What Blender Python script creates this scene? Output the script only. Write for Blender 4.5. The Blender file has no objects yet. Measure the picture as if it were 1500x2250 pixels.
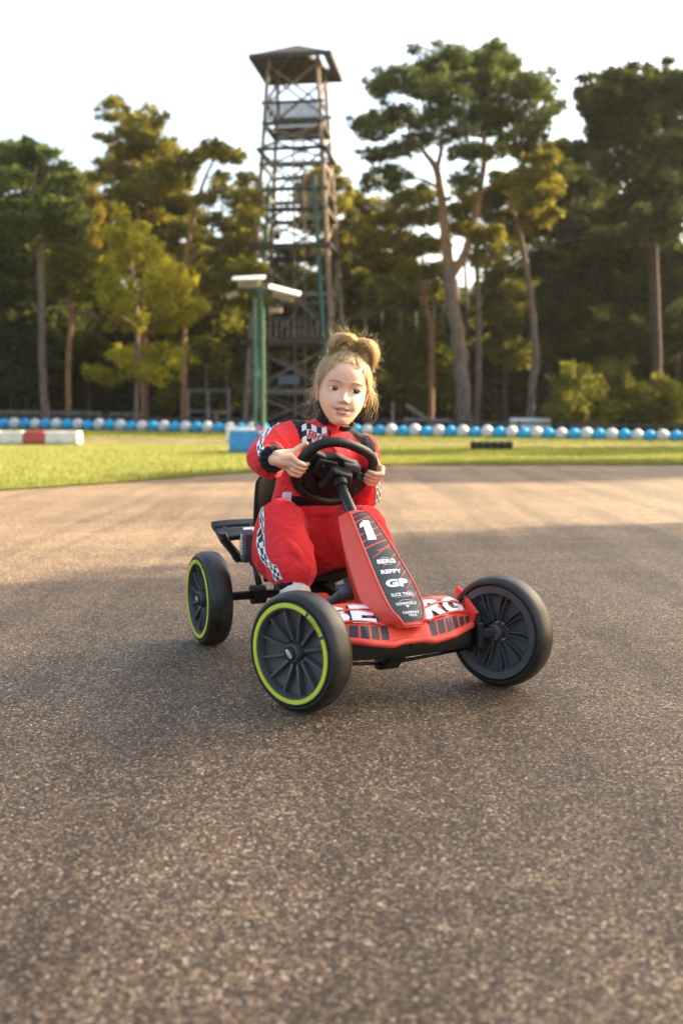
import bpy, bmesh, math, random
import numpy as np
from mathutils import Vector, Matrix, Quaternion, noise
from mathutils.bvhtree import BVHTree

random.seed(7)
RNG = np.random.default_rng(7)
scene = bpy.context.scene
COL = scene.collection
R = math.radians

# ------------------------------------------------------------------ camera
CAM_H, HORIZON_Y, FPX = 0.60, 920.0, 2188.0          # photo is 1500 x 2250
PITCH = math.atan((1125.0 - HORIZON_Y) / FPX)
cam = bpy.data.cameras.new('camera')
cam.sensor_fit = 'VERTICAL'
cam.sensor_height = 36.0
cam.lens = 36.0 * FPX / 2250.0
cam.clip_start = 0.05
cam.clip_end = 2000
cam.dof.use_dof = True
cam.dof.focus_distance = 2.3
cam.dof.aperture_fstop = 3.2
camo = bpy.data.objects.new('camera', cam)
COL.objects.link(camo)
camo.location = (0, 0, CAM_H)
camo.rotation_euler = (math.pi / 2 - PITCH, 0, 0)
scene.camera = camo

# ------------------------------------------------------------------ light
SUN_AZ, SUN_EL = R(22), R(25)                        # azimuth from +X towards +Y
sun_dir = Vector((math.cos(SUN_AZ) * math.cos(SUN_EL), math.sin(SUN_AZ) * math.cos(SUN_EL), math.sin(SUN_EL)))
world = bpy.data.worlds.new('World')
scene.world = world
world.use_nodes = True
nt = world.node_tree
nt.nodes.clear()
out = nt.nodes.new('ShaderNodeOutputWorld')
bg = nt.nodes.new('ShaderNodeBackground')
sky = nt.nodes.new('ShaderNodeTexSky')
sky.sky_type = 'NISHITA'
sky.sun_disc = False
sky.sun_elevation = SUN_EL
sky.sun_rotation = math.pi / 2 - SUN_AZ              # measured clockwise from +Y
sky.dust_density = 4.5
sky.air_density = 1.0
sky.ozone_density = 0.6
bg.inputs['Strength'].default_value = 0.15
nt.links.new(sky.outputs[0], bg.inputs[0])
nt.links.new(bg.outputs[0], out.inputs[0])
sl = bpy.data.lights.new('sun', 'SUN')
sl.energy = 5.0
sl.angle = R(0.6)
sl.color = (1.0, 0.86, 0.66)
so = bpy.data.objects.new('sun', sl)
COL.objects.link(so)
so.rotation_euler = sun_dir.to_track_quat('Z', 'Y').to_euler()
so.location = (20, 12, 30)

scene.view_settings.view_transform = 'Standard'
scene.view_settings.look = 'None'
scene.view_settings.exposure = 2.02
scene.view_settings.gamma = 1.0
scene.view_settings.use_curve_mapping = False
scene.view_settings.use_white_balance = True             # the photographer's white balance: open shade
scene.view_settings.white_balance_temperature = 7000
scene.view_settings.white_balance_tint = 6
scene.render.engine = 'CYCLES'
scene.cycles.use_denoising = True
scene.cycles.max_bounces = 6
scene.cycles.diffuse_bounces = 3
scene.cycles.glossy_bounces = 3
scene.cycles.transmission_bounces = 4
scene.cycles.transparent_max_bounces = 6
scene.cycles.sample_clamp_indirect = 6.0
scene.cycles.caustics_reflective = False
scene.cycles.caustics_refractive = False

# ------------------------------------------------------------------ pixel helpers (photo pixel -> direction)
_Fw = np.array([0, math.cos(PITCH), -math.sin(PITCH)])
_Up = np.array([0, math.sin(PITCH), math.cos(PITCH)])
def ray(px, py):
    return np.array([1., 0, 0]) * (px - 750) / FPX + _Up * (1125 - py) / FPX + _Fw
def at_depth(px, py, d):
    """point on the pixel's ray at distance d along +Y"""
    r = ray(px, py)
    return np.array([0, 0, CAM_H]) + r * (d / r[1])

# ------------------------------------------------------------------ materials
MATS = {}
def mat(name, col, rough=0.6, metal=0.0, var=0.0, vscale=30.0, bump=0.0, bscale=200.0, spec=0.5, sss=0.0, coat=0.0, sheen=0.0, transl=0.0, col2=None, objvar=0.0):
    m = bpy.data.materials.new(name)
    m.use_nodes = True
    n = m.node_tree
    b = n.nodes['Principled BSDF']
    c4 = (*col, 1)
    b.inputs['Base Color'].default_value = c4
    b.inputs['Roughness'].default_value = rough
    b.inputs['Metallic'].default_value = metal
    b.inputs['Specular IOR Level'].default_value = spec
    tc = None
    if var > 0 or bump > 0:
        tc = n.nodes.new('ShaderNodeTexCoord')
    if var > 0:
        no = n.nodes.new('ShaderNodeTexNoise')
        no.inputs['Scale'].default_value = vscale
        no.inputs['Detail'].default_value = 5
        n.links.new(tc.outputs['Object'], no.inputs['Vector'])
        r = n.nodes.new('ShaderNodeValToRGB')
        r.color_ramp.elements[0].position = 0.32
        r.color_ramp.elements[1].position = 0.68
        a = tuple(max(0, x * (1 - var)) for x in col)
        e = col2 if col2 else tuple(min(1, x * (1 + var)) for x in col)
        r.color_ramp.elements[0].color = (*a, 1)
        r.color_ramp.elements[1].color = (*e, 1)
        n.links.new(no.outputs['Fac'], r.inputs['Fac'])
        n.links.new(r.outputs['Color'], b.inputs['Base Color'])
        mr = n.nodes.new('ShaderNodeMapRange')
        mr.inputs['To Min'].default_value = max(0.05, rough - 0.12)
        mr.inputs['To Max'].default_value = min(1, rough + 0.12)
        n.links.new(no.outputs['Fac'], mr.inputs['Value'])
        n.links.new(mr.outputs[0], b.inputs['Roughness'])
    if bump > 0:
        nb = n.nodes.new('ShaderNodeTexNoise')
        nb.inputs['Scale'].default_value = bscale
        nb.inputs['Detail'].default_value = 3
        n.links.new(tc.outputs['Object'], nb.inputs['Vector'])
        bp = n.nodes.new('ShaderNodeBump')
        bp.inputs['Strength'].default_value = bump
        bp.inputs['Distance'].default_value = 0.002
        n.links.new(nb.outputs['Fac'], bp.inputs['Height'])
        n.links.new(bp.outputs[0], b.inputs['Normal'])
    if sss > 0:
        b.inputs['Subsurface Weight'].default_value = sss
        b.inputs['Subsurface Radius'].default_value = (0.008, 0.003, 0.0015)
        b.inputs['Subsurface Scale'].default_value = 1.0
    if coat > 0:
        b.inputs['Coat Weight'].default_value = coat
    if sheen > 0:
        b.inputs['Sheen Weight'].default_value = sheen
        b.inputs['Sheen Roughness'].default_value = 0.5
    MATS[name] = m
    return m

def leaf_mat(name, c1, c2, transl=0.35):
    """foliage: per-tree and per-cluster colour variation, light passing through the leaves"""
    m = bpy.data.materials.new(name)
    m.use_nodes = True
    n = m.node_tree
    n.nodes.clear()
    o = n.nodes.new('ShaderNodeOutputMaterial')
    tc = n.nodes.new('ShaderNodeTexCoord')
    no = n.nodes.new('ShaderNodeTexNoise')
    no.inputs['Scale'].default_value = 0.9
    no.inputs['Detail'].default_value = 6
    no.inputs['Roughness'].default_value = 0.7
    n.links.new(tc.outputs['Object'], no.inputs['Vector'])
    r = n.nodes.new('ShaderNodeValToRGB')
    r.color_ramp.elements[0].position = 0.34
    r.color_ramp.elements[1].position = 0.66
    r.color_ramp.elements[0].color = (*c1, 1)
    r.color_ramp.elements[1].color = (*c2, 1)
    n.links.new(no.outputs['Fac'], r.inputs['Fac'])
    d = n.nodes.new('ShaderNodeBsdfDiffuse')
    t = n.nodes.new('ShaderNodeBsdfTranslucent')
    mx = n.nodes.new('ShaderNodeMixShader')
    mx.inputs[0].default_value = transl
    n.links.new(r.outputs[0], d.inputs[0])
    n.links.new(r.outputs[0], t.inputs[0])
    n.links.new(d.outputs[0], mx.inputs[1])
    n.links.new(t.outputs[0], mx.inputs[2])
    n.links.new(mx.outputs[0], o.inputs[0])
    MATS[name] = m
    return m

# ------------------------------------------------------------------ mesh helpers
class MB:
    def __init__(s):
        s.v, s.f, s.m = [], [], []
    def add(s, verts, faces, mi=0):
        o = len(s.v)
        s.v.extend([tuple(map(float, p)) for p in verts])
        s.f.extend([tuple(i + o for i in f) for f in faces])
        s.m.extend([mi] * len(faces))
        return s
    def box(s, c, size, rot=None, mi=0, taper=1.0):
        x, y, z = [q / 2 for q in size]
        P = [Vector((sx * x * (taper if sz > 0 else 1), sy * y * (taper if sz > 0 else 1), sz * z)) for sx in (-1, 1) for sy in (-1, 1) for sz in (-1, 1)]
        if rot is not None:
            P = [rot @ p for p in P]
        P = [p + Vector(c) for p in P]
        F = [(0, 1, 3, 2), (4, 6, 7, 5), (0, 4, 5, 1), (2, 3, 7, 6), (0, 2, 6, 4), (1, 5, 7, 3)]
        return s.add(P, F, mi)
    def beam(s, a, b, w, h=None, mi=0, up=(0, 0, 1)):
        a, b = Vector(a), Vector(b)
        h = h or w
        d = b - a
        x = d.normalized()
        u = Vector(up)
        if abs(x.dot(u)) > 0.97:
            u = Vector((0, 1, 0))
        y = u.cross(x).normalized()
        z = x.cross(y)
        rot = Matrix((x, y, z)).transposed()
        return s.box((a + b) / 2, (d.length, w, h), rot, mi)
    def tube(s, path, rad, n=10, mi=0, caps=True, side=None, rad2=None, closed=False):
        P = [Vector(p) for p in path]
        k = len(P)
        if not hasattr(rad, '__len__'):
            rad = [rad] * k
        if rad2 is None:
            rad2 = rad
        elif not hasattr(rad2, '__len__'):
            rad2 = [rad2] * k
        verts = []
        ref = Vector(side) if side is not None else None
        prev = None
        for i in range(k):
            if closed:
                t = (P[(i + 1) % k] - P[i - 1]).normalized()
            else:
                t = (P[min(i + 1, k - 1)] - P[max(i - 1, 0)]).normalized()
            if ref is not None:
                u = (ref - t * ref.dot(t)).normalized()
            elif prev is None:
                q = Vector((0, 0, 1)) if abs(t.z) < 0.9 else Vector((1, 0, 0))
                u = (q - t * q.dot(t)).normalized()
            else:
                u = (prev - t * prev.dot(t)).normalized()
            prev = u
            w = t.cross(u)
            for j in range(n):
                a = 2 * math.pi * j / n
                verts.append(P[i] + u * (rad[i] * math.cos(a)) + w * (rad2[i] * math.sin(a)))
        F = []
        for i in range(k if closed else k - 1):
            i2 = (i + 1) % k
            for j in range(n):
                j2 = (j + 1) % n
                F.append((i * n + j, i * n + j2, i2 * n + j2, i2 * n + j))
        if caps and not closed:
            F.append(tuple(range(n - 1, -1, -1)))
            F.append(tuple((k - 1) * n + j for j in range(n)))
        return s.add(verts, F, mi)
    def lathe(s, prof, n=48, axis='y', c=(0, 0, 0), mi=0, a0=0.0, a1=2 * math.pi, closed_prof=False):
        """prof: (radius, offset along axis)"""
        full = abs(a1 - a0 - 2 * math.pi) < 1e-6
        m = n if full else n + 1
        k = len(prof)
        verts = []
        for j in range(m):
            a = a0 + (a1 - a0) * j / n
            for r, h in prof:
                if axis == 'y':
                    verts.append((c[0] + r * math.cos(a), c[1] + h, c[2] + r * math.sin(a)))
                elif axis == 'z':
                    verts.append((c[0] + r * math.cos(a), c[1] + r * math.sin(a), c[2] + h))
                else:
                    verts.append((c[0] + h, c[1] + r * math.cos(a), c[2] + r * math.sin(a)))
        F = []
        for j in range(n):
            j2 = (j + 1) % m
            for i in range(k if closed_prof else k - 1):
                i2 = (i + 1) % k
                F.append((j * k + i, j * k + i2, j2 * k + i2, j2 * k + i))
        if not full and closed_prof:
            F.append(tuple(range(k)))
            F.append(tuple(n * k + i for i in range(k - 1, -1, -1)))
        return s.add(verts, F, mi)
    def sphere(s, c, r, nu=16, nv=10, rot=None, mi=0):
        if not hasattr(r, '__len__'):
            r = (r, r, r)
        V, F = [], []
        for i in range(nv + 1):
            t = math.pi * i / nv
            for j in range(nu):
                a = 2 * math.pi * j / nu
                p = Vector((r[0] * math.sin(t) * math.cos(a), r[1] * math.sin(t) * math.sin(a), r[2] * math.cos(t)))
                if rot is not None:
                    p = rot @ p
                V.append(p + Vector(c))
        for i in range(nv):
            for j in range(nu):
                j2 = (j + 1) % nu
                F.append((i * nu + j, (i + 1) * nu + j, (i + 1) * nu + j2, i * nu + j2))
        return s.add(V, F, mi)
    def capsule(s, a, b, ra, rb, n=14, mi=0):
        """tapered capsule with round ends"""
        a, b = Vector(a), Vector(b)
        d = (b - a)
        if d.length < 1e-6:
            d = Vector((0, 0, 1e-4))
        t = d.normalized()
        path, rad = [], []
        for i in range(5):
            q = math.pi / 2 * (i / 4 - 1)
            path.append(a + t * ra * math.sin(q)); rad.append(max(1e-4, ra * math.cos(q)))
        for i in range(5):
            q = math.pi / 2 * (i / 4)
            path.append(b + t * rb * math.sin(q)); rad.append(max(1e-4, rb * math.cos(q)))
        return s.tube(path, rad, n, mi)
    def chain(s, pts, rads, n=14, mi=0):
        for i in range(len(pts) - 1):
            s.capsule(pts[i], pts[i + 1], rads[i], rads[i + 1], n, mi)
        return s
    def prism(s, poly, fn, t0, t1, mi=0):
        """extrude 2-D polygon; fn(u, v, t) -> 3-D"""
        k = len(poly)
        V = [fn(u, v, t0) for u, v in poly] + [fn(u, v, t1) for u, v in poly]
        F = [tuple(range(k - 1, -1, -1)), tuple(range(k, 2 * k))]
        for i in range(k):
            j = (i + 1) % k
            F.append((i, j, k + j, k + i))
        return s.add(V, F, mi)
    def grid(s, fn, nu, nv, mi=0):
        V = [fn(i / nu, j / nv) for j in range(nv + 1) for i in range(nu + 1)]
        F = [(j * (nu + 1) + i, j * (nu + 1) + i + 1, (j + 1) * (nu + 1) + i + 1, (j + 1) * (nu + 1) + i) for j in range(nv) for i in range(nu)]
        return s.add(V, F, mi)
    def mesh(s, name, mats, smooth=True, fix=True):
        me = bpy.data.meshes.new(name)
        me.from_pydata(s.v, [], s.f)
        if not isinstance(mats, (list, tuple)):
            mats = [mats]
        for m in mats:
            me.materials.append(MATS[m] if isinstance(m, str) else m)
        if len(mats) > 1:
            me.polygons.foreach_set('material_index', s.m)
        if fix:
            bm = bmesh.new()
            bm.from_mesh(me)
            bmesh.ops.recalc_face_normals(bm, faces=bm.faces)
            bm.to_mesh(me)
            bm.free()
        if smooth:
            me.polygons.foreach_set('use_smooth', [True] * len(me.polygons))
        me.update()
        return me
    def obj(s, name, mats, parent=None, smooth=True, sharp=None, fix=True, bevel=0.0, bseg=2, subsurf=0):
        o = bpy.data.objects.new(name, s.mesh(name, mats, smooth, fix))
        COL.objects.link(o)
        if bevel > 0:
            md = o.modifiers.new('bevel', 'BEVEL')
            md.width = bevel
            md.segments = bseg
            md.limit_method = 'ANGLE'
            md.angle_limit = R(30)
            md.harden_normals = False
        if subsurf:
            md = o.modifiers.new('sub', 'SUBSURF')
            md.levels = md.render_levels = subsurf
        if bevel > 0 or subsurf:
            bake(o)
        if sharp is not None:
            smooth_by_angle(o.data, sharp)
        if parent is not None:
            o.parent = parent
        return o

def smooth_by_angle(me, deg):
    bm = bmesh.new()
    bm.from_mesh(me)
    lim = R(deg)
    for f in bm.faces:
        f.smooth = True
    for e in bm.edges:
        e.smooth = not (len(e.link_faces) != 2 or e.calc_face_angle(0) > lim)
    bm.to_mesh(me)
    bm.free()

def bake(o):
    dg = bpy.context.evaluated_depsgraph_get()
    ev = o.evaluated_get(dg)
    me = bpy.data.meshes.new_from_object(ev, depsgraph=dg)
    old = o.data
    o.modifiers.clear()
    o.data = me
    bpy.data.meshes.remove(old)
    return o

def np_obj(name, V, F, mats, parent=None, smooth=False, mi=None):
    me = bpy.data.meshes.new(name)
    V = np.asarray(V, dtype=np.float32)
    F = np.asarray(F, dtype=np.int32)
    k = F.shape[1]
    me.vertices.add(len(V))
    me.vertices.foreach_set('co', V.ravel())
    me.loops.add(F.size)
    me.loops.foreach_set('vertex_index', F.ravel())
    me.polygons.add(len(F))
    me.polygons.foreach_set('loop_start', np.arange(0, F.size, k, dtype=np.int32))
    if not isinstance(mats, (list, tuple)):
        mats = [mats]
    for m in mats:
        me.materials.append(MATS[m])
    if mi is not None:
        me.polygons.foreach_set('material_index', np.asarray(mi, dtype=np.int32))
    if smooth:
        me.polygons.foreach_set('use_smooth', np.ones(len(F), dtype=bool))
    me.update(calc_edges=True)
    me.validate()
    o = bpy.data.objects.new(name, me)
    COL.objects.link(o)
    if parent is not None:
        o.parent = parent
    return o

def remesh(mb, voxel, iters=6, factor=0.5):
    """fuse overlapping shapes into one continuous surface; returns mesh object data (verts, faces)"""
    me = mb.mesh('tmp', [], smooth=True)
    o = bpy.data.objects.new('tmp', me)
    COL.objects.link(o)
    md = o.modifiers.new('r', 'REMESH')
    md.mode = 'VOXEL'
    md.voxel_size = voxel
    md.adaptivity = 0
    if iters:
        ms = o.modifiers.new('s', 'SMOOTH')
        ms.iterations = iters
        ms.factor = factor
    bake(o)
    me = o.data
    COL.objects.unlink(o)
    bpy.data.objects.remove(o)
    me.polygons.foreach_set('use_smooth', [True] * len(me.polygons))
    return me

def link(o, parent=None):
    COL.objects.link(o)
    if parent is not None:
        o.parent = parent
    return o

def tag(o, label, cat=None, group=None, kind=None):
    if label: o['label'] = label
    if cat: o['category'] = cat
    if group: o['group'] = group
    if kind: o['kind'] = kind
    return o

def thing(name, label, cat, loc=(0, 0, 0), rotz=0.0, group=None):
    o = bpy.data.objects.new(name, None)
    o.empty_display_size = 0.1
    COL.objects.link(o)
    o.location = loc
    o.rotation_euler = (0, 0, rotz)
    return tag(o, label, cat, group)

def text_mesh(txt, bold=0.02, shear=0.0, detail=0.06):
    """2-D triangles of a word, scaled into the unit square: (verts Nx2, faces, aspect)"""
    cu = bpy.data.curves.new('txt', 'FONT')
    cu.body = txt
    cu.size = 1.0
    cu.offset = bold
    cu.shear = shear
    cu.resolution_u = 3
    cu.space_character = 1.06
    o = bpy.data.objects.new('txt', cu)
    COL.objects.link(o)
    dg = bpy.context.evaluated_depsgraph_get()
    me = bpy.data.meshes.new_from_object(o.evaluated_get(dg), depsgraph=dg)
    bpy.data.objects.remove(o)
    bm = bmesh.new()
    bm.from_mesh(me)
    bmesh.ops.triangulate(bm, faces=bm.faces)
    for _ in range(3):
        es = [e for e in bm.edges if e.calc_length() > 0.22]
        if not es:
            break
        bmesh.ops.subdivide_edges(bm, edges=es, cuts=1)
        bmesh.ops.triangulate(bm, faces=bm.faces)
    V = np.array([v.co[:2] for v in bm.verts])
    bm.verts.index_update()
    F = [tuple(v.index for v in f.verts) for f in bm.faces]
    bm.free()
    bpy.data.meshes.remove(me)
    lo, hi = V.min(0), V.max(0)
    asp = (hi[0] - lo[0]) / (hi[1] - lo[1])
    V = (V - lo) / (hi - lo)
    return V, F, asp

def decal_text(txt, fn, mat_name, parent, name='lettering', bold=0.02, shear=0.0):
    V, F, _ = text_mesh(txt, bold, shear)
    mb = MB()
    mb.add([fn(u, v) for u, v in V], F)
    return mb.obj(name, mat_name, parent, smooth=False, fix=False)

def smoothstep(a, b, x):
    t = np.clip((x - a) / (b - a), 0, 1)
    return t * t * (3 - 2 * t)

def interp(xs, ys, x):
    return float(np.interp(x, xs, ys))

def hermite(xs, ys, x):
    """smooth monotone-ish interpolation through control points"""
    xs = np.asarray(xs, float); ys = np.asarray(ys, float)
    m = np.gradient(ys, xs)
    x = np.clip(x, xs[0], xs[-1])
    i = np.clip(np.searchsorted(xs, x) - 1, 0, len(xs) - 2)
    h = xs[i + 1] - xs[i]
    t = (x - xs[i]) / h
    return (2*t**3 - 3*t**2 + 1) * ys[i] + (t**3 - 2*t**2 + t) * h * m[i] + (-2*t**3 + 3*t**2) * ys[i+1] + (t**3 - t**2) * h * m[i+1]

def curve_pts(P, n):
    """resample control points with a smooth spline"""
    P = np.asarray(P, float)
    s = np.linspace(0, 1, len(P))
    q = np.linspace(0, 1, n)
    return np.stack([hermite(s, P[:, k], q) for k in range(P.shape[1])], 1)

# ------------------------------------------------------------------ surface materials
def asphalt_mat(name, warm, scale=150.0):
    m = bpy.data.materials.new(name); m.use_nodes = True
    n = m.node_tree; L = n.links
    b = n.nodes['Principled BSDF']
    b.inputs['Specular IOR Level'].default_value = 0.35
    tc = n.nodes.new('ShaderNodeTexCoord')
    # uneven packing: warp the stone pattern
    nw = n.nodes.new('ShaderNodeTexNoise'); nw.inputs['Scale'].default_value = 60; nw.inputs['Detail'].default_value = 2
    L.new(tc.outputs['Object'], nw.inputs['Vector'])
    mixv = n.nodes.new('ShaderNodeMix'); mixv.data_type = 'VECTOR'; mixv.inputs[0].default_value = 0.012
    L.new(tc.outputs['Object'], mixv.inputs[4]); L.new(nw.outputs['Color'], mixv.inputs[5])
    v1 = n.nodes.new('ShaderNodeTexVoronoi'); v1.inputs['Scale'].default_value = scale; v1.inputs['Randomness'].default_value = 1.0
    L.new(mixv.outputs[1], v1.inputs['Vector'])
    v2 = n.nodes.new('ShaderNodeTexVoronoi'); v2.feature = 'DISTANCE_TO_EDGE'; v2.inputs['Scale'].default_value = scale
    L.new(mixv.outputs[1], v2.inputs['Vector'])
    sep = n.nodes.new('ShaderNodeSeparateColor'); L.new(v1.outputs['Color'], sep.inputs[0])
    r = n.nodes.new('ShaderNodeValToRGB')
    cr = r.color_ramp; cr.interpolation = 'LINEAR'
    stops = [(0.0, (.050, .038, .030)), (.30, (.095, .068, .048)), (.55, (.165, .118, .080)), (.72, (.25, .18, .118)), (.85, (.34, .26, .18)), (.94, (.46, .385, .29)), (1.0, (.62, .56, .47))]
    while len(cr.elements) < len(stops): cr.elements.new(0.5)
    for e, (p, c) in zip(cr.elements, stops):
        e.position = p; e.color = (*[x * w for x, w in zip(c, warm)], 1)
    L.new(sep.outputs[0], r.inputs[0])
    # dark binder between the stones
    mr = n.nodes.new('ShaderNodeMapRange'); mr.inputs['From Max'].default_value = 0.16
    L.new(v2.outputs['Distance'], mr.inputs['Value'])
    mx = n.nodes.new('ShaderNodeMix'); mx.data_type = 'RGBA'
    mx.inputs[6].default_value = (.042, .031, .024, 1)
    L.new(mr.outputs[0], mx.inputs[0]); L.new(r.outputs[0], mx.inputs[7])
    # large worn / tyre-darkened areas
    mp = n.nodes.new('ShaderNodeMapping'); mp.inputs['Scale'].default_value = (.35, 1.1, 1); mp.inputs['Rotation'].default_value = (0, 0, R(-14))
    L.new(tc.outputs['Object'], mp.inputs['Vector'])
    n2 = n.nodes.new('ShaderNodeTexNoise'); n2.inputs['Scale'].default_value = 1.0; n2.inputs['Detail'].default_value = 6; n2.inputs['Roughness'].default_value = .62
    L.new(mp.outputs[0], n2.inputs['Vector'])
    r2 = n.nodes.new('ShaderNodeValToRGB'); r2.color_ramp.elements[0].position = .33; r2.color_ramp.elements[1].position = .66
    r2.color_ramp.elements[0].color = (.66, .64, .63, 1); r2.color_ramp.elements[1].color = (1.12, 1.1, 1.08, 1)
    L.new(n2.outputs['Fac'], r2.inputs[0])
    n3 = n.nodes.new('ShaderNodeTexNoise'); n3.inputs['Scale'].default_value = 9; n3.inputs['Detail'].default_value = 5
    L.new(tc.outputs['Object'], n3.inputs['Vector'])
    r3 = n.nodes.new('ShaderNodeValToRGB'); r3.color_ramp.elements[0].position = .3; r3.color_ramp.elements[1].position = .7
    r3.color_ramp.elements[0].color = (.82, .82, .82, 1); r3.color_ramp.elements[1].color = (1.1, 1.1, 1.1, 1)
    L.new(n3.outputs['Fac'], r3.inputs[0])
    m1 = n.nodes.new('ShaderNodeMix'); m1.data_type = 'RGBA'; m1.blend_type = 'MULTIPLY'; m1.inputs[0].default_value = 1
    L.new(mx.outputs[2], m1.inputs[6]); L.new(r2.outputs[0], m1.inputs[7])
    m2 = n.nodes.new('ShaderNodeMix'); m2.data_type = 'RGBA'; m2.blend_type = 'MULTIPLY'; m2.inputs[0].default_value = 1
    L.new(m1.outputs[2], m2.inputs[6]); L.new(r3.outputs[0], m2.inputs[7])
    # long worn lanes and old tyre marks
    mp4 = n.nodes.new('ShaderNodeMapping'); mp4.inputs['Scale'].default_value = (2.6, .16, 1); mp4.inputs['Rotation'].default_value = (0, 0, R(24))
    L.new(tc.outputs['Object'], mp4.inputs['Vector'])
    n4 = n.nodes.new('ShaderNodeTexNoise'); n4.inputs['Scale'].default_value = 1.6; n4.inputs['Detail'].default_value = 4; n4.inputs['Distortion'].default_value = .6
    L.new(mp4.outputs[0], n4.inputs['Vector'])
    r4 = n.nodes.new('ShaderNodeValToRGB'); r4.color_ramp.elements[0].position = .36; r4.color_ramp.elements[1].position = .55
    r4.color_ramp.elements[0].color = (.70, .69, .69, 1); r4.color_ramp.elements[1].color = (1.03, 1.03, 1.03, 1)
    L.new(n4.outputs['Fac'], r4.inputs[0])
    m4 = n.nodes.new('ShaderNodeMix'); m4.data_type = 'RGBA'; m4.blend_type = 'MULTIPLY'; m4.inputs[0].default_value = 1
    L.new(m2.outputs[2], m4.inputs[6]); L.new(r4.outputs[0], m4.inputs[7])
    L.new(m4.outputs[2], b.inputs['Base Color'])
    mr2 = n.nodes.new('ShaderNodeMapRange'); mr2.inputs['To Min'].default_value = .42; mr2.inputs['To Max'].default_value = .85
    L.new(sep.outputs[1], mr2.inputs['Value']); L.new(mr2.outputs[0], b.inputs['Roughness'])
    # stones stand up out of the binder, each to its own height
    ma = n.nodes.new('ShaderNodeMath'); ma.operation = 'MULTIPLY'
    mr3 = n.nodes.new('ShaderNodeMapRange'); mr3.inputs['From Max'].default_value = .25; mr3.interpolation_type = 'SMOOTHSTEP'
    L.new(v2.outputs['Distance'], mr3.inputs['Value'])
    mr4 = n.nodes.new('ShaderNodeMapRange'); mr4.inputs['To Min'].default_value = .35
    L.new(sep.outputs[2], mr4.inputs['Value'])
    L.new(mr3.outputs[0], ma.inputs[0]); L.new(mr4.outputs[0], ma.inputs[1])
    bp = n.nodes.new('ShaderNodeBump'); bp.inputs['Strength'].default_value = .8; bp.inputs['Distance'].default_value = .0035
    L.new(ma.outputs[0], bp.inputs['Height']); L.new(bp.outputs[0], b.inputs['Normal'])
    MATS[name] = m
asphalt_mat('asphalt', (1.50, 1.31, 1.06), 245)
asphalt_mat('asphalt_far', (1.5, 1.38, 1.15), 60)

def ground_mat(name, stops, scale, bump, detail=8, rough=.95):
    m = bpy.data.materials.new(name); m.use_nodes = True
    n = m.node_tree; L = n.links
    b = n.nodes['Principled BSDF']; b.inputs['Roughness'].default_value = rough; b.inputs['Specular IOR Level'].default_value = .15
    tc = n.nodes.new('ShaderNodeTexCoord')
    a = n.nodes.new('ShaderNodeTexNoise'); a.inputs['Scale'].default_value = scale; a.inputs['Detail'].default_value = detail; a.inputs['Roughness'].default_value = .7
    L.new(tc.outputs['Object'], a.inputs['Vector'])
    r = n.nodes.new('ShaderNodeValToRGB'); cr = r.color_ramp
    while len(cr.elements) < len(stops): cr.elements.new(.5)
    for e, (p, c) in zip(cr.elements, stops): e.position = p; e.color = (*c, 1)
    L.new(a.outputs['Fac'], r.inputs[0]); L.new(r.outputs[0], b.inputs['Base Color'])
    bp = n.nodes.new('ShaderNodeBump'); bp.inputs['Strength'].default_value = bump; bp.inputs['Distance'].default_value = .03
    f = n.nodes.new('ShaderNodeTexNoise'); f.inputs['Scale'].default_value = scale * 12; f.inputs['Detail'].default_value = 4
    L.new(tc.outputs['Object'], f.inputs['Vector']); L.new(f.outputs['Fac'], bp.inputs['Height']); L.new(bp.outputs[0], b.inputs['Normal'])
    MATS[name] = m
ground_mat('lawn', [(.3, (.13, .14, .030)), (.5, (.185, .185, .042)), (.72, (.25, .225, .070))], .55, .8)
ground_mat('soil', [(.3, (.035, .026, .015)), (.55, (.06, .045, .025)), (.75, (.05, .055, .018))], .8, .8)
leaf_mat('grass_blade', (.15, .175, .032), (.26, .25, .06), .45)

leaf_mat('pine_green', (.050, .072, .022), (.165, .185, .045), .42)
leaf_mat('pine_olive', (.095, .092, .016), (.31, .26, .036), .47)
leaf_mat('leaf_yellow', (.21, .19, .018), (.48, .41, .040), .5)
leaf_mat('leaf_orange', (.12, .085, .012), (.26, .19, .022), .45)
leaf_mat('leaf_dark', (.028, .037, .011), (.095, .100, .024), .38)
leaf_mat('leaf_mid', (.070, .080, .016), (.24, .22, .032), .48)

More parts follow.
